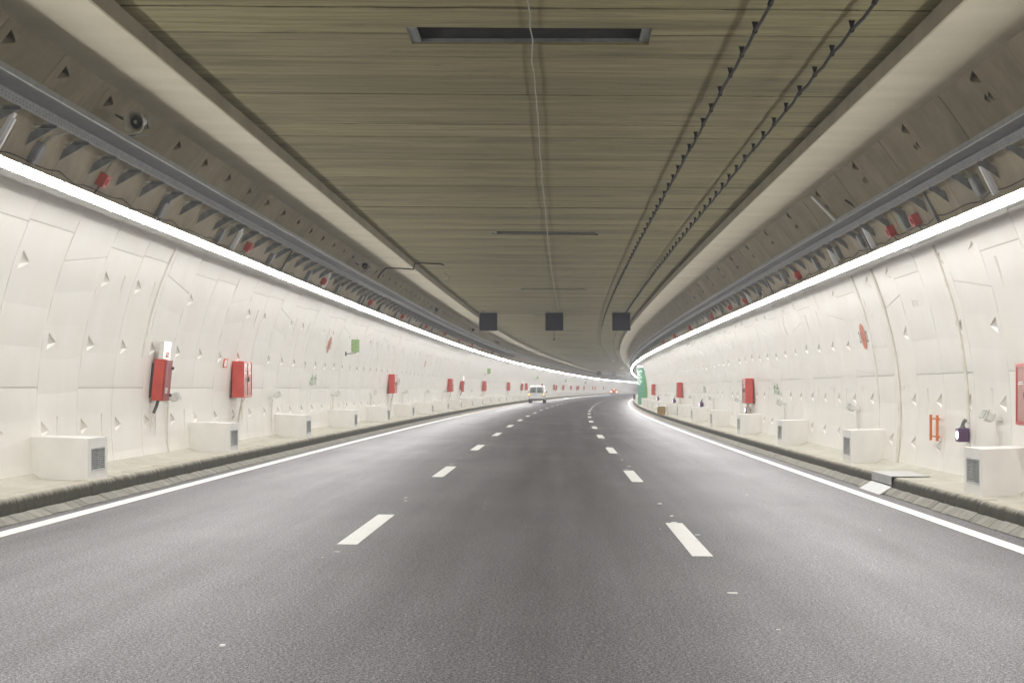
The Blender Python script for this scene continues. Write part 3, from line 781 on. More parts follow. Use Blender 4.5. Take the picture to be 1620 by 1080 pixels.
# ------------------------------------------------------------------ red hydrant cabinets and emergency phone cabinets
def hydrant():
    t = obj('hydrant_cabinet', None); D, L, H = .30, 1.0, .83
    mb = MB(); mb.box(.05, D, -L / 2, L / 2, -H / 2, H / 2, bev=.008); build('body', mb, 'cabinet_red', t)
    mb = MB()
    for y_, yy, z_, zz in ((-L/2+.012, L/2-.012, -H/2+.01, -H/2+.05), (-L/2+.012, L/2-.012, H/2-.05, H/2-.01), (-L/2+.012, -L/2+.05, -H/2+.05, H/2-.05), (L/2-.05, L/2-.012, -H/2+.05, H/2-.05), (-.012, .012, -H/2+.05, H/2-.05)):
        mb.box(D + .001, D + .02, y_, yy, z_, zz)
    door = build('door', mb, 'cabinet_red', t)
    mb = MB(); mb.box(D + .002, D + .009, -L/2+.05, -.012, -H/2+.05, H/2-.05); mb.box(D + .002, D + .009, .012, L/2-.05, -H/2+.05, H/2-.05); build('pane', mb, 'door_glass', door)
    mb = MB(); mb.box(D + .02, D + .045, .02, .05, -.05, .06); mb.box(D + .02, D + .04, -.06, -.035, -.04, .03); build('handle', mb, 'galvanised', door)
    text(t, 'I H', .2, FACE, 'white_letter').location = (D + .012, .02, H / 2 - .15)
    mb = MB()
    for y_ in (-.28, .28):
        mb.box(D + .0105, D + .0125, y_ - .13, y_ + .13, .13, .145); mb.box(D + .0105, D + .0125, y_ - .1, y_ + .1, .155, .17)
    build('lettering_bars', mb, 'white_letter', t)
    mb = MB(); mb.box(-.03, .055, -L/2+.1, -L/2+.16, -H/2, -H/2+.06); mb.box(-.03, .055, L/2-.16, L/2-.1, H/2-.1, H/2-.04); mb.box(-.03, .055, -L/2+.1, -L/2+.16, H/2-.1, H/2-.04); mb.box(-.03, .055, L/2-.16, L/2-.1, -H/2, -H/2+.06); build('wall_bracket', mb, 'galvanised', t)
    mb = MB(); mb.tube([(.16, .1, -H/2), (.14, .08, -H/2-.25), (.07, .1, -H/2-.6), (.08, .1, -1.5 + .32)], .02, 7); build('pipe', mb, 'cream_pipe', t)
    mb = MB(); mb.tube([(.2, .25, -H/2), (.1, .22, -H/2-.2), (.05, .17, -H/2-.5), (.07, .16, -1.18)], .013, 6); build('pipe', mb, 'cream_pipe', t)
    return t
HL = [37.9, 71.2, 103.5, 135.2, 166.8, 197.2, 230.2, 261.2, 289.2, 316.2, 345, 370.5, 413.2, 473]
h0 = hydrant(); h0.matrix_local = onwall(HL[0], .195, -1, .0, False); tag(h0, 'red hydrant cabinet with glazed door, first one on the left wall', 'hydrant cabinet', 'red hydrant cabinets along the walls')
for i, s in enumerate(HL[1:], 1): dup(h0, onwall(s, .195, -1, 0, False), f'red hydrant cabinet on the left wall, {ORD[i]} one from the camera')
HR = [21.7, 55.0, 89.8, 125.8]
for i, s in enumerate(HR):
    lab = ['red hydrant cabinet with white letters, cut by the right edge of the photo', 'red hydrant cabinet on the right wall above a thick cream pipe', 'smaller red hydrant cabinet on the right wall before the brown box', 'farthest red hydrant cabinet on the right wall, beside the green exit panel'][i]
    r = dup(h0, onwall(s, -.09, 1, 0, False), lab)
mb = MB(); mb.tube([(.13, -.25, .42), (.12, -.26, .2), (.07, -.3, -.1), (.06, -.3, -.45), (.075, -.3, -.94)], .03, 8)
for z_ in (.05, -.35, -.5): mb.tube([(.07, -.3, z_ + .03), (.07, -.3, z_ - .03)], .045, 8)
o = build('water_pipe', mb, 'cream_pipe'); o.matrix_local = onwall(55.0, -.95, 1, 0, False) @ Matrix.Translation((.04, .0, .02)); tag(o, 'thick cream water pipe running down from a red cabinet to the right walkway', 'pipe')

def phone():
    t = obj('phone_cabinet', None); D, L, H = .27, .5, .76
    mb = MB(); mb.box(.06, D - .015, -L/2, L/2, -H/2, H/2, bev=.008); build('body', mb, 'cabinet_red', t)
    mb = MB(); mb.box(D - .012, D + .012, -L/2 + .004, L/2 - .004, -H/2 + .005, H/2 - .005, bev=.005); door = build('door', mb, 'cabinet_red_dark', t)
    for z_ in (.23, -.27):
        mb = MB(); mb.tube([(D + .0, L/2 - .04, z_), (D + .05, L/2 - .04, z_)], .028, 8); build('knob', mb, 'dark_grey', door)
    mb = MB(); mb.box(D + .0125, D + .0145, -.16, .02, -.24, -.13); build('plate', mb, 'light_grey', door)
    text(door, 'EMERGENCIA', .075, FACE @ Matrix.Rotation(pi / 2, 4, 'Z'), 'blue_letter').location = (D + .0135, -.10, .14)
    mb = MB(); mb.box(-.03, .06, -.2, -.14, -.34, .30); mb.box(-.03, .06, .14, .2, -.34, .30); build('wall_bracket', mb, 'galvanised_dark', t)
    mb = MB(); mb.tube([(.15, -.05, -H/2 + .02), (.13, -.06, -H/2 - .1), (.09, -.07, -H/2 - .24)], .03, 8); build('flexible_hose', mb, 'galvanised', t)
    mb = MB(); mb.tube([(.09, -.07, -H/2 - .22), (.06, -.08, -H/2 - .4), (.05, -.08, -H/2 - .8), (.08, -.02, -H/2 - 1.05)], .018, 6); build('conduit', mb, 'cream_pipe', t)
    return t
def lit_sign():
    t = obj('lit_sign', None)
    mb = MB(); mb.box(.0, .085, -.25, .25, 0, .33, bev=.006); build('box', mb, 'lamp_white', t)
    mb = MB(); mb.box(.0855, .09, -.235, .235, .015, .315); build('face', mb, 'sign_light', t)
    mb = MB(); mb.box(.0905, .092, -.14, .16, .03, .135); ic = build('symbol_panel', mb, 'orange_letter', t)
    mb = MB(); pts = [(.093 + .0, -.09 + .22 * q / 8, .10 - .045 * sin(pi * q / 8)) for q in range(9)]
    mb.tube(pts, [.026, .022, .012, .011, .011, .011, .012, .022, .026], 6); build('handset_symbol', mb, 'white_letter', ic)
    return t
SL = [30.3, 113.2, 189.2, 268.5, 340, 427.2]
p0 = phone(); l0 = lit_sign()
for i, s in enumerate(SL):
    mt = onwall(s, .16, -1, 0, True); mt2 = mt @ Matrix.Translation((.13, 0, .385))
    lab = f'red emergency phone cabinet under a white sign, {ORD[i]} one along the left wall'; lab2 = f'white lit phone sign on top of the {ORD[i]} emergency phone cabinet'
    if i == 0:
        p0.matrix_local = mt; tag(p0, lab, 'phone cabinet', 'emergency phone cabinets on the left wall'); l0.matrix_local = mt2; tag(l0, lab2, 'sign', 'lit phone signs')
    else: dup(p0, mt, lab); dup(l0, mt2, lab2)
# little orange plate beside the first hydrant cabinet
o = thing('wall_sign', onwall(36.6, .55, -1, .01), 'small orange edged plate left of the first red hydrant cabinet', 'sign')
mb = MB(); mb.box(0, .012, -.2, .2, -.1, .1); build('plate', mb, 'orange_letter', o)
mb = MB(); mb.box(.0125, .015, -.13, .13, -.075, .075); build('panel', mb, 'white_letter', o)

# ------------------------------------------------------------------ green exit lights on arms
t = obj('exit_light', None)
mb = MB(); mb.box(-.13, .13, -.05, .05, 0, .42, bev=.012); build('box', mb, 'sign_green', t)
mb = MB(); mb.tube([(.02, 0, .01), (.0, 0, -.03), (-.10, 0, -.045), (-.30, .0, -.06)], .018, 6); build('arm', mb, 'galvanised', t)
mb = MB(); mb.box(-.34, -.30, -.05, .05, -.13, .01); build('base_plate', mb, 'galvanised', t)
for i, s in enumerate((54.8, 133.2, 211.0, 289.0, 367.0)):
    mt = frame(s, -6.74, 1.20, -1); lab = f'green box shaped sign on a short arm, {ORD[i]} one on the left wall'
    if i == 0: t.matrix_local = mt; tag(t, lab, 'sign', 'green box signs on the left wall'); g0 = t
    else: dup(g0, mt, lab)

# ------------------------------------------------------------------ marks stencilled on the walls
def plate(mb, pts, t=.004):                      # flat poly in (y,z) on the wall face
    mb.prism(pts, 'x', .001, t)
def disc_sign(side, s, v, lab, r_=.27, num=True):
    t = thing('painted_disc', onwall(s, v, side, .008), lab, 'wall marking')
    mb = MB(); plate(mb, [(r_ * cos(q * pi / 14), r_ * sin(q * pi / 14)) for q in range(28)]); build('disc', mb, 'disc_red', t)
    if num:
        for y_ in (-.40, .40): text(t, '2', .34, FACE, 'mark_dark', .0008).location = (.003, y_, -.02)
        text(t, '0', .30, FACE, 'mark_dark', .0008).location = (.0055, 0, -.02)
disc_sign(1, 34.0, 1.06, 'salmon red painted disc with dark numerals on the right wall')
disc_sign(-1, 51.8, 1.36, 'faded red painted disc with numerals high on the left wall before the green box sign')
disc_sign(-1, 86.3, 1.30, 'faint brownish painted disc high on the left wall, beyond the second red cabinet', .2, False)
def pictogram(side, s, v, lab):
    t = thing('exit_pictogram', onwall(s, v, side, .006), lab, 'wall marking'); k = 2.1; m_ = -1 if side > 0 else 1
    mb = MB()
    P = lambda L: [(m_ * y * k, z) for y, z in L]
    plate(mb, P([(.16 + .035 * cos(q * pi / 6), .135 + .035 * sin(q * pi / 6)) for q in range(12)]))
    for poly in ([(.10, .09), (.20, .09), (.17, -.03), (.09, -.03)], [(.09, -.03), (.13, -.03), (.04, -.16), (-.01, -.15)], [(.13, -.03), (.17, -.03), (.21, -.10), (.20, -.17), (.16, -.17), (.16, -.10)],
                 [(.11, .085), (.10, .05), (.02, .06), (.01, .0), (-.02, .0), (-.01, .085)], [(.19, .085), (.18, .04), (.25, .0), (.27, .03)],
                 [(-.06, .05), (-.06, -.17), (-.34, -.17), (-.36, -.05), (-.30, -.0), (-.30, .05)], [(-.10, .10), (-.16, .16), (-.22, .10), (-.19, .06), (-.13, .06)]): plate(mb, P(poly))
    build('silhouette', mb, 'pict_green', t)
    mb = MB()
    for poly in ([(-.12, .0), (-.12, -.15), (-.16, -.15), (-.16, .0)], [(-.20, -.02), (-.20, -.08), (-.30, -.08), (-.30, -.03)], [(-.20, -.10), (-.22, -.15), (-.29, -.14)]): mb.prism(P(poly), 'x', .0045, .0055)
    build('arrow_gap', mb, 'box_paint', t)
pictogram(-1, 50.0, .26, 'green running man exit marking painted low on the left wall'); pictogram(-1, 75.0, .31, 'small green exit marking just right of the second red hydrant cabinet')
pictogram(1, 49.0, -.02, 'green running man exit marking on the right wall beside a red cabinet'); pictogram(1, 74.5, -.02, 'faint small green exit marking on the right wall between two red cabinets')

# ------------------------------------------------------------------ red alarm boxes, junction boxes and conduits above the lights
t = obj('alarm_box', None)
mb = MB(); mb.box(.0, .13, -.10, .10, -.10, .10, bev=.01); build('box', mb, 'alarm_red', t)
mb = MB(); mb.tube([(.13, 0, 0), (.15, 0, 0)], .05, 10); build('cover', mb, 'alarm_red', t)
mb = MB(); mb.tube([(.06, .0, -.10), (.05, .02, -.16), (.02, .05, -.24), (.0, .05, -.30)], .008, 5); build('wire', mb, 'cable_black', t)
n = 0
for side, lst, v in ((-1, [23.5 + 11.05 * i for i in range(12)], 2.99), (1, [26.1, 28.0, 38.9, 50.1, 54.5, 61.5, 72.5, 83.5, 94.5], 2.69)):
    nm = 'left' if side < 0 else 'right'
    for i, s in enumerate(lst):
        mt = onwall(s, v, side, .0); lab = f'small red alarm box above the {nm} strip lights, {ORD[i]} one from the camera'
        if n == 0: t.matrix_local = mt; tag(t, lab, 'alarm box', 'red alarm boxes above the strip lights'); a0_ = t
        else: dup(a0_, mt, lab)
        n += 1
t = obj('junction_box', None)
mb = MB(); mb.box(.0, .09, -.10, .10, -.14, .14, bev=.01); build('box', mb, 'galvanised', t)
mb = MB(); mb.box(.09, .098, -.085, .085, -.12, .12); build('lid', mb, 'galvanised', t)
for k in range(3):
    mb = MB(); q = -.05 + .05 * k; mb.tube([(.05, q, .14), (.10, q - .02, .26), (.17, q + .05, .34), (.22, q + .12, .42)], .009, 5); build('cable', mb, 'cable_grey', t)
    mb = MB(); mb.tube([(.05, q, -.14), (.08, q + .01, -.20), (.06, q - .03, -.30)], .007, 5); build('cable', mb, 'cable_grey', t)
n = 0
for side, lst, v in ((-1, [20.6 + 5.6 * i for i in range(12)], 2.93), (1, [22.2, 26.9, 30.6, 33.2, 36, 41, 46.5, 52, 57.5, 63, 68.5], 2.72)):
    nm = 'left' if side < 0 else 'right'
    for i, s in enumerate(lst):
        if any(abs(s - q) < .6 for q in (23.5, 26.1, 28.0)): s += .9
        mt = onwall(s, v + .03, side, .0); lab = f'grey junction box with looped cables above the {nm} strip lights, {ORD[i]} one from the camera'
        if n == 0: t.matrix_local = mt; tag(t, lab, 'junction box', 'grey junction boxes above the strip lights'); j0 = t
        else: dup(j0, mt, lab)
        n += 1
mb = MB(); mb.box(0, .06, -.045, .045, -.02, .46); mb.box(.06, .09, -.03, .03, -.02, .40); cm = fixn(mb.data('drop_duct', ['light_grey']))
mb = MB(); mb.box(0, .05, -.035, .035, -.06, .5); cm2 = fixn(mb.data('drop_duct', ['galvanised']))
for side, lst, v in ((-1, [19.3, 27.4, 33.3, 39.4, 46.1, 55.2], 2.84), (1, [21.6, 25.0, 29.9, 30.3, 33.9, 44.2, 49.1], 2.58)):
    nm = 'left' if side < 0 else 'right'
    for i, s in enumerate(lst):
        o = obj('drop_duct', cm if i % 2 == 0 else cm2, mat=onwall(s, v, side, 0)); tag(o, f'short vertical cable duct above the {nm} strip lights, {ORD[i]} one from the camera', 'cable duct', f'short cable ducts above the {nm} lights')
mb = MB()
for side, v in ((-1, 2.80), (1, 2.55)):          # thin wires looping along the lining just above the lamps
    nm = 'left' if side < 0 else 'right'; mb = MB(); pts = []
    for q in range(0, 140):
        s = 15 + q * .4; vv = v + .03 + .035 * sin(q * 1.57) * (1 if q % 8 < 5 else .2)
        u = wallu(side, vv) - side * .012; pts.append(W(s, u, vv))
    mb.tube(pts, .007, 4); o = build('looped_wire', mb, 'cable_black'); tag(o, f'thin wire looping along the bare concrete above the {nm} strip lights', 'wire')
# conduits on the right wall
def conduit(side, s, v0, v1, r_, lab, mat='cream_pipe'):
    t = thing('wall_conduit', Matrix(), lab, 'pipe'); mb = MB(); n = 16
    mb.tube([W(s, wallu(side, v0 + (v1 - v0) * q / n, R0 - r_ * .8), v0 + (v1 - v0) * q / n) for q in range(n + 1)], r_, 7); build('pipe', mb, mat, t)
    for q in range(1, n, 4):
        vv = v0 + (v1 - v0) * q / n; mb = MB(); p = [W(s - .05, wallu(side, vv, R0 - .004), vv), W(s + .05, wallu(side, vv, R0 - .004), vv)]
        mb.tube([W(s, wallu(side, vv - .02, R0 - r_ * .8), vv - .02), W(s, wallu(side, vv + .02, R0 - r_ * .8), vv + .02)], r_ * 1.25, 7); build('clamp', mb, mat, t)
conduit(1, 31.15, -1.42, 2.25, .035, 'thick cream pipe climbing the right wall behind the second vent box')
conduit(1, 26.0, -.55, 2.25, .026, 'cream pipe running down the right wall to the purple lamp')
conduit(1, 33.2, -1.3, 2.25, .02, 'thin cream pipe on the right wall just beyond the red painted disc')
conduit(-1, 29.3, .55, 2.5, .02, 'thin white conduit rising behind the first emergency phone cabinet to the lights')

# ------------------------------------------------------------------ purple lamps, orange rack
t = obj('purple_lamp', None)
mb = MB(); mb.box(.02, .19, -.10, .10, -.11, .11, bev=.012); build('housing', mb, 'purple_case', t)
mb = MB(); mb.tube([(.19, .02, 0), (.197, .02, 0)], .062, 12); build('lens', mb, 'purple_glow', t)
mb = MB(); mb.tube([(.1, 0, .11), (.1, 0, .15), (.085, 0, .2), (.05, 0, .24)], [.05, .03, .028, .03], 8); build('cable_gland', mb, 'galvanised', t)
mb = MB(); mb.box(-.03, .03, -.03, .03, -.05, .05); build('bracket', mb, 'galvanised', t)
for i, s in enumerate((26.0, 55.8, 75.2, 96.3, 118.5)):
    mt = onwall(s, -.745, 1, .0, False); lab = ['dark box lamp with a glowing purple lens at the end of a cream pipe', 'small dark lamp with purple lens under a red cabinet on the right wall'][i] if i < 2 else f'tiny dark purple lit lamp low on the right wall, {ORD[i]} one from the camera'
    if i == 0: t.matrix_local = mt; tag(t, lab, 'lamp', 'purple lamps along the right wall'); q0 = t
    else: dup(q0, mt, lab)
o = thing('wall_rack', onwall(28.0, -.68, 1, .0, False), 'orange ladder shaped bracket of two posts and two rails on the right wall', 'bracket')
for y_ in (-.24, .24):
    mb = MB(); mb.box(.08, .115, y_ - .03, y_ + .03, -.22, .22); build('post', mb, 'orange_paint', o)
for z_ in (-.15, .15):
    mb = MB(); mb.box(.06, .079, -.40, .27, z_ - .013, z_ + .013); mb.box(-.03, .06, -.02, .02, z_ - .012, z_ + .012); build('rail', mb, 'orange_paint', o)

# ------------------------------------------------------------------ horn loudspeakers on the left vault
t = obj('horn_speaker', None)                    # horn opens towards local -y (the camera)
def rr(rx, rz, y_, n=20, p=3.0):
    L = []
    for q in range(n):
        a = 2 * pi * q / n; c_, s_ = cos(a), sin(a); L.append((rx * math.copysign(abs(c_) ** (2 / p), c_), y_, rz * math.copysign(abs(s_) ** (2 / p), s_)))
    return L
mb = MB(); mb.loft([rr(.055, .055, .30, p=2), rr(.06, .06, .16, p=2), rr(.09, .09, .06), rr(.135, .14, -.03), rr(.145, .15, -.04), rr(.128, .133, -.035), rr(.085, .085, .07), rr(.03, .03, .2, p=2)], close=True, caps=True); build('horn', mb, 'horn_white', t, sm=50)
mb = MB(); mb.loft([rr(.08, .08, .06, p=2), rr(.055, .055, .02, p=2), rr(.05, .05, .03, p=2)]); build('throat', mb, 'dark_grey', t, sm=40)
mb = MB(); mb.loft([rr(.028, .028, .02, p=2), rr(.016, .016, -.005, p=2)]); build('phase_plug', mb, 'horn_white', t, sm=50)
mb = MB(); mb.box(-.17, -.155, .05, .12, -.06, .06); mb.box(.155, .17, .05, .12, -.06, .06); mb.box(-.155, .155, .08, .12, -.19, -.175); mb.box(-.02, .02, .08, .12, -.175, -.12); mb.tube([(-.16, .09, .02), (-.30, .10, .10)], .018, 6); build('bracket', mb, 'galvanised', t)
for i, s in enumerate((22.0, 48.0, 74.3, 100.2, 126.3)):
    mt = frame(s, -5.62, 3.55, -1) @ Matrix.Rotation(radians(-8), 4, 'Z') @ Matrix.Rotation(radians(10), 4, 'X'); lab = f'pale horn loudspeaker under the left ceiling beam, {ORD[i]} one from the camera'
    if i == 0: t.matrix_local = mt; tag(t, lab, 'loudspeaker', 'horn loudspeakers along the left vault'); s0_ = t
    else: dup(s0_, mt, lab)

# ------------------------------------------------------------------ cables hung under the ceiling
def ceiling_cable(uf, r_, lab, mat, clip, hang, s0=12, s1=600):
    t = thing('ceiling_cable', Matrix(), lab, 'cable'); mb = MB(); pts = []; s = s0; st = 1.31
    while s < s1:
        e = .008 if clip else .010
        pts.append(W(s, uf(s) + random.gauss(0, e * .6), SLV(uf(s)) - hang)); 
        if s < 150:
            pts.append(W(s + st / 2, uf(s + st / 2) + random.gauss(0, e), SLV(uf(s)) - hang - (.02 if clip else .006) * random.uniform(.4, 1.3))); s += st
        else: s += 4
    mb.tube(pts, r_, 6); build('cable', mb, mat, t)
    if clip:
        mc = MB(); mc.loft([[(-.035, -.012, hang), (.035, -.012, hang), (.035, .012, hang), (-.035, .012, hang)], [(-.014, -.01, .025), (.014, -.01, .025), (.014, .01, .025), (-.014, .01, .025)]]); mc.tube([(0, -.03, 0), (0, .03, 0)], .03, 8)
        cme = fixn(mc.data('clip', [mat])); s = s0; 
        while s < 110: obj('clip', cme, t, mat=frame(s, uf(s), SLV(uf(s)) - hang)); s += st
ceiling_cable(lambda s: 2.22 + .0009 * s, .019, 'black cable hung from wedge shaped clips under the ceiling, left one of the two', 'cable_black', True, .105, 11.8)
ceiling_cable(lambda s: 3.28 + .001 * s, .019, 'black cable hung from wedge shaped clips under the ceiling, beside the right beam', 'cable_black', True, .105, 11.7)
ceiling_cable(lambda s: -.30 + .0015 * s, .0075, 'pale wavy cable running along the middle of the ceiling over the vent openings', 'cable_grey', False, .03, 12, 86)
# looped conduit crossing the left beam
t = thing('conduit_loop', Matrix(), 'olive conduit crossing the left beam and ending in a hook under the ceiling', 'conduit')
mb = MB(); mb.tube([W(54, -5.9, 3.62), W(53.4, -5.72, 3.75), W(53.2, -5.55, 3.88), W(53.2, -5.1, 3.87), W(53.3, -4.8, 3.86), W(53.5, -4.68, 3.86), W(53.6, -4.66, 4.05), W(53.8, -4.5, 4.09), W(54, -3.8, 4.07), W(54, -3.72, 4.02)], .02, 6); build('conduit', mb, 'cable_black', t)
mb = MB(); pts = [W(57, -3.93 + .16 * cos(q), 3.82 + .14 * sin(q)) for q in [pi * .75 + 1.75 * pi * k / 14 - .0 for k in range(15)]]; mb.tube(pts, .014, 6); mb.tube([W(57, -3.93, 4.1), W(57, -3.93, 3.95)], .006, 5); build('hook_loop', mb, 'cable_grey', t)
# metal pole and cable on the right vault
o = thing('drop_pipe', Matrix(), 'bright metal pipe slanting down the right vault to the cable tray', 'pipe')
mb = MB(); mb.tube([W(32.3, wallu(1, 3.75) - .06, 3.75), W(31.5, wallu(1, 3.05) - .06, 3.05)], .03, 8); build('pipe', mb, 'light_grey', o)
mb = MB(); mb.tube([W(30.0, wallu(1, 3.42) - .05, 3.42), W(29.8, wallu(1, 3.2) - .02, 3.25), W(29.4, wallu(1, 3.0) - .04, 3.05)], .014, 6); build('cable', mb, 'cable_black', o)

# ------------------------------------------------------------------ lane signs
t = obj('lane_sign', None)
mb = MB(); mb.box(-.47, .47, .02, .2, -.47, .47, bev=.02); build('case', mb, 'galvanised_dark', t)
mb = MB(); mb.box(-.455, .455, .0, .018, -.455, .455); build('panel', mb, 'black_panel', t)
mb = MB()
for x_ in (-.49, .475): mb.box(x_, x_ + .015, -.02, .2, -.48, .48)
mb.box(-.475, .475, -.02, .2, .475, .49); mb.box(-.475, .475, -.02, .2, -.49, -.475); build('frame', mb, 'galvanised', t)
mb = MB(); mb.box(-.3, -.25, .08, .14, .47, .62); mb.box(.25, .3, .08, .14, .47, .62); build('hanger', mb, 'galvanised', t)
n = 0
for s, us in ((87.2, (-3.93, -.43, 3.12)), (379, (-4.25, -.80, 2.68))):
    for i, u in enumerate(us):
        mt = frame(s, u, 3.535 if s < 100 else 3.50); lab = f"{'black square lane sign' if s < 100 else 'distant hazy lane sign'} under the ceiling over the {['left', 'middle', 'right'][i]} lane"
        if n == 0: t.matrix_local = mt; tag(t, lab, 'lane sign', 'lane signs under the ceiling'); v0_ = t
        else: dup(v0_, mt, lab)
        n += 1
o = thing('hanging_sensor', frame(88.5, -.46, 3.03), 'small sensor hanging on a thin rod under the middle lane sign', 'sensor')
mb = MB(); mb.tube([(0, 0, -.35), (0, 0, .9)], .012, 5); build('rod', mb, 'cable_black', o); mb = MB(); mb.box(-.04, .04, -.04, .04, -.44, -.35); build('sensor_head', mb, 'dark_grey', o)

# ------------------------------------------------------------------ green emergency exit panel, boxes on the right walkway, kerb plate
o = thing('exit_portal', frame(149.5, 5.66, -1.47), 'tall green emergency exit panel with white lettering standing out from the right wall', 'exit panel')
mb = MB(); mb.box(0, .55, 0, .25, 0, 3.35); build('front_panel', mb, 'exit_teal', o)
mb = MB(); pr = [(.555, .02)] + [(max(.58, wallu(1, -1.47 + z_) - 5.66 - .03), z_) for z_ in (.02, .5, 1, 1.5, 2, 2.4, 2.8, 3.1)] + [(.555, 3.3)]
mb.prism(pr, 'y', .06, .24); build('side_panel', mb, 'exit_green', o)
mb = MB(); mb.box(-.05, .57, -.06, .28, 3.352, 3.55); build('lit_top', mb, 'exit_light', o)
text(o, 'Salida', .62, Matrix.Translation((.13, -.003, 2.45)) @ Matrix.Rotation(pi / 2, 4, 'X') @ Matrix.Rotation(-pi / 2, 4, 'Z'), 'exit_light', .002)
o = thing('cardboard_box', frame(92.7, 5.52, -1.475), 'brown box with a pale lid on the right walkway before the green exit panel', 'box')
mb = MB(); mb.loft([[(-.20, -.3, 0), (.20, -.3, 0), (.20, .3, 0), (-.20, .3, 0)], [(-.225, -.32, .25), (.225, -.32, .25), (.225, .32, .25), (-.225, .32, .25)], [(-.19, -.3, .46), (.2, -.3, .46), (.2, .3, .46), (-.19, .3, .46)]]); build('carton', mb, 'cardboard', o)
mb = MB(); mb.box(-.32, .34, -.36, .36, .462, .50, bev=.01); build('lid', mb, 'box_paint', o)
o = thing('kerb_bin', frame(224, 5.75, -1.47), 'small dark box standing by the right kerb beyond the green exit panel', 'bin')
mb = MB(); mb.loft([[(-.2, -.2, 0), (.2, -.2, 0), (.2, .2, 0), (-.2, .2, 0)], [(-.25, -.25, .6), (.25, -.25, .6), (.25, .25, .6), (-.25, .25, .6)]]); build('body', mb, 'plastic_grey', o)
mb = MB(); mb.box(-.28, .28, -.28, .28, .602, .66, bev=.015); build('lid', mb, 'dark_grey', o)
SHK = 1.0
# steel plate folded over the right kerb
kp = kerb_prof(1); uk = kp[0][0]; vt = kp[-1][1]
t = thing('steel_plate', frame(26.6, uk, vt), 'galvanised steel plate folded over the right kerb and gutter', 'kerb plate')
mb = MB(); mb.box(-.012, -.004, -.80, .80, -.12, .012); build('upright_plate', mb, 'steel_plate', t)
mb = MB(); mb.box(-.012, .60, -.80, .80, .013, .021); build('top_plate', mb, 'light_grey', t)
mb = MB(); mb.loft([[(-.008, -.82, -.16), (-.20, -.86, -.275), (-.20, .86, -.275), (-.008, .82, -.16)], [(-.008, -.82, -.14), (-.21, -.86, -.262), (-.21, .86, -.262), (-.008, .82, -.14)]]); build('ramp_plate', mb, 'light_grey', t)

SHK = 1.0
# ------------------------------------------------------------------ vehicles (rear towards local -y)
def shell(mb, secs, mi=0):
    """secs: (y, half width low, half width high, z bottom, z belt, z top)"""
    rings = []
    for y_, w0, w1, zb, zm, zt in secs:
        R = []
        r_ = .09
        half = [(w0 * .9, zb), (w0, zb + .12), (w0, zm), (w1 + .03, zt - r_ - .02), (w1 - .02, zt - .03), (w1 - .16, zt)]
        R = [(x_, y_, z_) for x_, z_ in half] + [(-x_, y_, z_) for x_, z_ in half[::-1]]
        rings.append(R)
    mb.loft(rings, mi)
def wheel(t, x, y_, r_):
    mb = MB(); mb.tube([(x - .1, y_, r_), (x - .09, y_, r_), (x + .09, y_, r_), (x + .1, y_, r_)], [r_ - .03, r_, r_, r_ - .03], 18); w = build('wheel', mb, 'tyre', t, sm=40)
    mb = MB(); mb.tube([(x - .105, y_, r_), (x + .105, y_, r_)], r_ * .6, 12); build('rim', mb, 'galvanised', w)
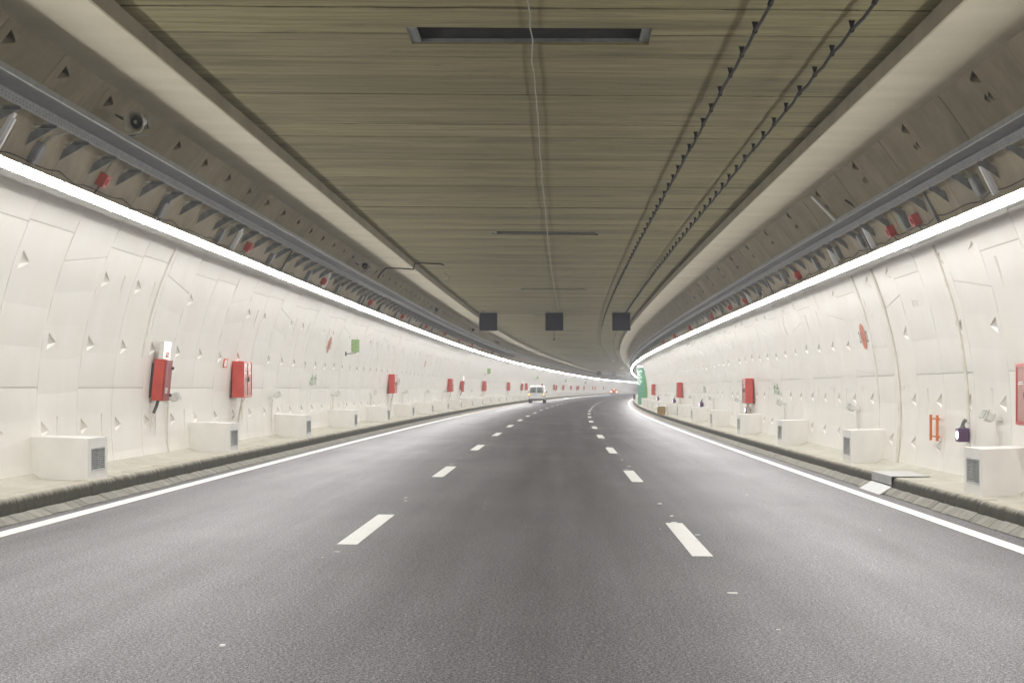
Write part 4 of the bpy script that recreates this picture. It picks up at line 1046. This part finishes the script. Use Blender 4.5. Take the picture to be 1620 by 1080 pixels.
def small_van(mt):
    t = thing('parked_van'.replace('parked_', ''), mt, 'white panel van with lit amber tail lamps in the left lane', 'van')
    mb = MB(); shell(mb, [(0.0, .80, .60, .40, 1.02, 1.74), (.04, .84, .64, .32, 1.03, 1.79), (.6, .855, .66, .28, 1.03, 1.82), (2.2, .855, .66, .28, 1.03, 1.80), (2.75, .855, .62, .28, 1.02, 1.66), (3.25, .84, .70, .28, .98, 1.08), (3.95, .78, .60, .30, .80, .88), (4.1, .70, .55, .38, .7, .78)])
    build('body', mb, 'van_paint', t, sm=40)
    for sg in (-1, 1):
        # rear door with window, tinted glass and dark seal
        mb = MB(); pl = [(.012 * sg, .48), (.74 * sg, .48), (.775 * sg, 1.02), (.57 * sg, 1.70), (.012 * sg, 1.70)]
        X = lambda p: Vector((p.x, p.y - .012 + (0 if p.z < 1.02 else (p.z - 1.02) * .02), p.z))
        mb.prism(pl, 'y', 0, .02, X=X); d = build('rear_door', mb, 'van_paint', t)
        gl = [(.06 * sg, 1.12), (.62 * sg, 1.12), (.66 * sg, 1.22), (.53 * sg, 1.60), (.06 * sg, 1.60)]
        mb = MB(); mb.prism([(x_ * 1.0 + .0, z_) for x_, z_ in [(.035 * sg, 1.09), (.66 * sg, 1.09), (.695 * sg, 1.21), (.555 * sg, 1.63), (.035 * sg, 1.63)]], 'y', -.006, 0, X=X); build('window_seal', mb, 'plastic_grey', d)
        mb = MB(); mb.prism(gl, 'y', -.012, -.0065, X=X); build('window', mb, 'car_glass', d)
        mb = MB(); hx = .30 * sg; mb.prism([(hx + .13 * cos(q) + .0, 1.20 + .14 * sin(q)) for q in [pi * k / 8 for k in range(9)]] + [(hx - .2, 1.13), (hx + .2, 1.13)], 'y', -.014, -.0125, X=X); build('headrest', mb, 'seat_cloth', d)
        mb = MB(); mb.box(min(.80 * sg, .70 * sg), max(.80 * sg, .70 * sg), -.05, .02, .62, 1.02, bev=.02); lamp = build('tail_lamp', mb, 'alarm_red', t)
        mb = MB(); mb.box(min(.79 * sg, .715 * sg), max(.79 * sg, .715 * sg), -.058, -.0505, .78, 1.0); build('amber_lens', mb, 'amber_lamp', lamp)
        mb = MB(); mb.box(min(sg * .86, sg * 1.02), max(sg * .86, sg * 1.02), 2.55, 2.63, 1.06, 1.24, bev=.02); build('wing_mirror', mb, 'plastic_grey', t)
        for y_ in (.62, 3.2): wheel(t, sg * .73, y_, .31)
    mb = MB(); mb.box(-.80, .80, -.07, .1, .30, .47, bev=.03); build('bumper', mb, 'plastic_grey', t)
    mb = MB(); mb.box(-.52, -.05, -.022, -.0125, .80, .90); build('number_plate', mb, 'light_grey', t)
    mb = MB(); mb.box(-.7, .7, -.02, -.0125, 1.03, 1.055); build('trim', mb, 'plastic_grey', t)
    return t
small_van(frame(169.5, -4.78, roadv(-4.78)))
def saloon(mt):
    t = thing('car', mt, 'far dark red car with three bright brake lights in the middle lane', 'car')
    mb = MB(); shell(mb, [(0, .78, .70, .42, .80, .98), (.06, .86, .74, .30, .82, 1.02), (.7, .88, .66, .26, .86, 1.06), (1.25, .88, .56, .26, .9, 1.42), (2.5, .88, .56, .26, .9, 1.44), (3.2, .88, .68, .26, .88, 1.02), (4.2, .82, .66, .3, .74, .86), (4.4, .7, .6, .4, .66, .74)]); build('body', mb, 'car_red', t, sm=40)
    mb = MB(); mb.loft([[(-.52, .80, 1.085), (.52, .80, 1.085), (.52, .81, 1.08), (-.52, .81, 1.08)], [(-.44, 1.20, 1.385), (.44, 1.20, 1.385), (.44, 1.22, 1.37), (-.44, 1.22, 1.37)]]); build('rear_window', mb, 'car_glass', t)
    for sg in (-1, 1):
        mb = MB(); mb.box(min(.84 * sg, .56 * sg), max(.84 * sg, .56 * sg), -.03, .06, .68, .88, bev=.02); build('brake_light', mb, 'brake_lamp', t)
        for y_ in (.85, 3.45): wheel(t, sg * .78, y_, .31)
    mb = MB(); mb.box(-.16, .16, 1.08, 1.13, 1.37, 1.43); build('brake_light', mb, 'brake_lamp', t)
    mb = MB(); mb.box(-.8, .8, -.05, .1, .3, .5, bev=.03); build('bumper', mb, 'plastic_grey', t)
    mb = MB(); mb.box(-.26, .26, -.062, -.0505, .52, .62); build('number_plate', mb, 'light_grey', t)
saloon(frame(425, -3.1, roadv(-3.1)))

# ------------------------------------------------------------------ exhaust haze filling the tube
mb = MB(); mb.box(-60, 140, -60, 760, -8, 7.4); hz = obj('haze', mb.data('haze', []), kind='stuff'); tag(hz, 'thin exhaust haze hanging in the tunnel', 'haze')
m = bpy.data.materials.new('haze_air'); m.use_nodes = True; n_ = m.node_tree.nodes; n_.clear()
v_ = n_.new('ShaderNodeVolumePrincipled'); o_ = n_.new('ShaderNodeOutputMaterial'); v_.inputs['Density'].default_value = .0014; v_.inputs['Color'].default_value = (.86, .88, .93, 1); v_.inputs['Anisotropy'].default_value = .65
m.node_tree.links.new(v_.outputs[0], o_.inputs['Volume']); hz.data.materials.append(m)
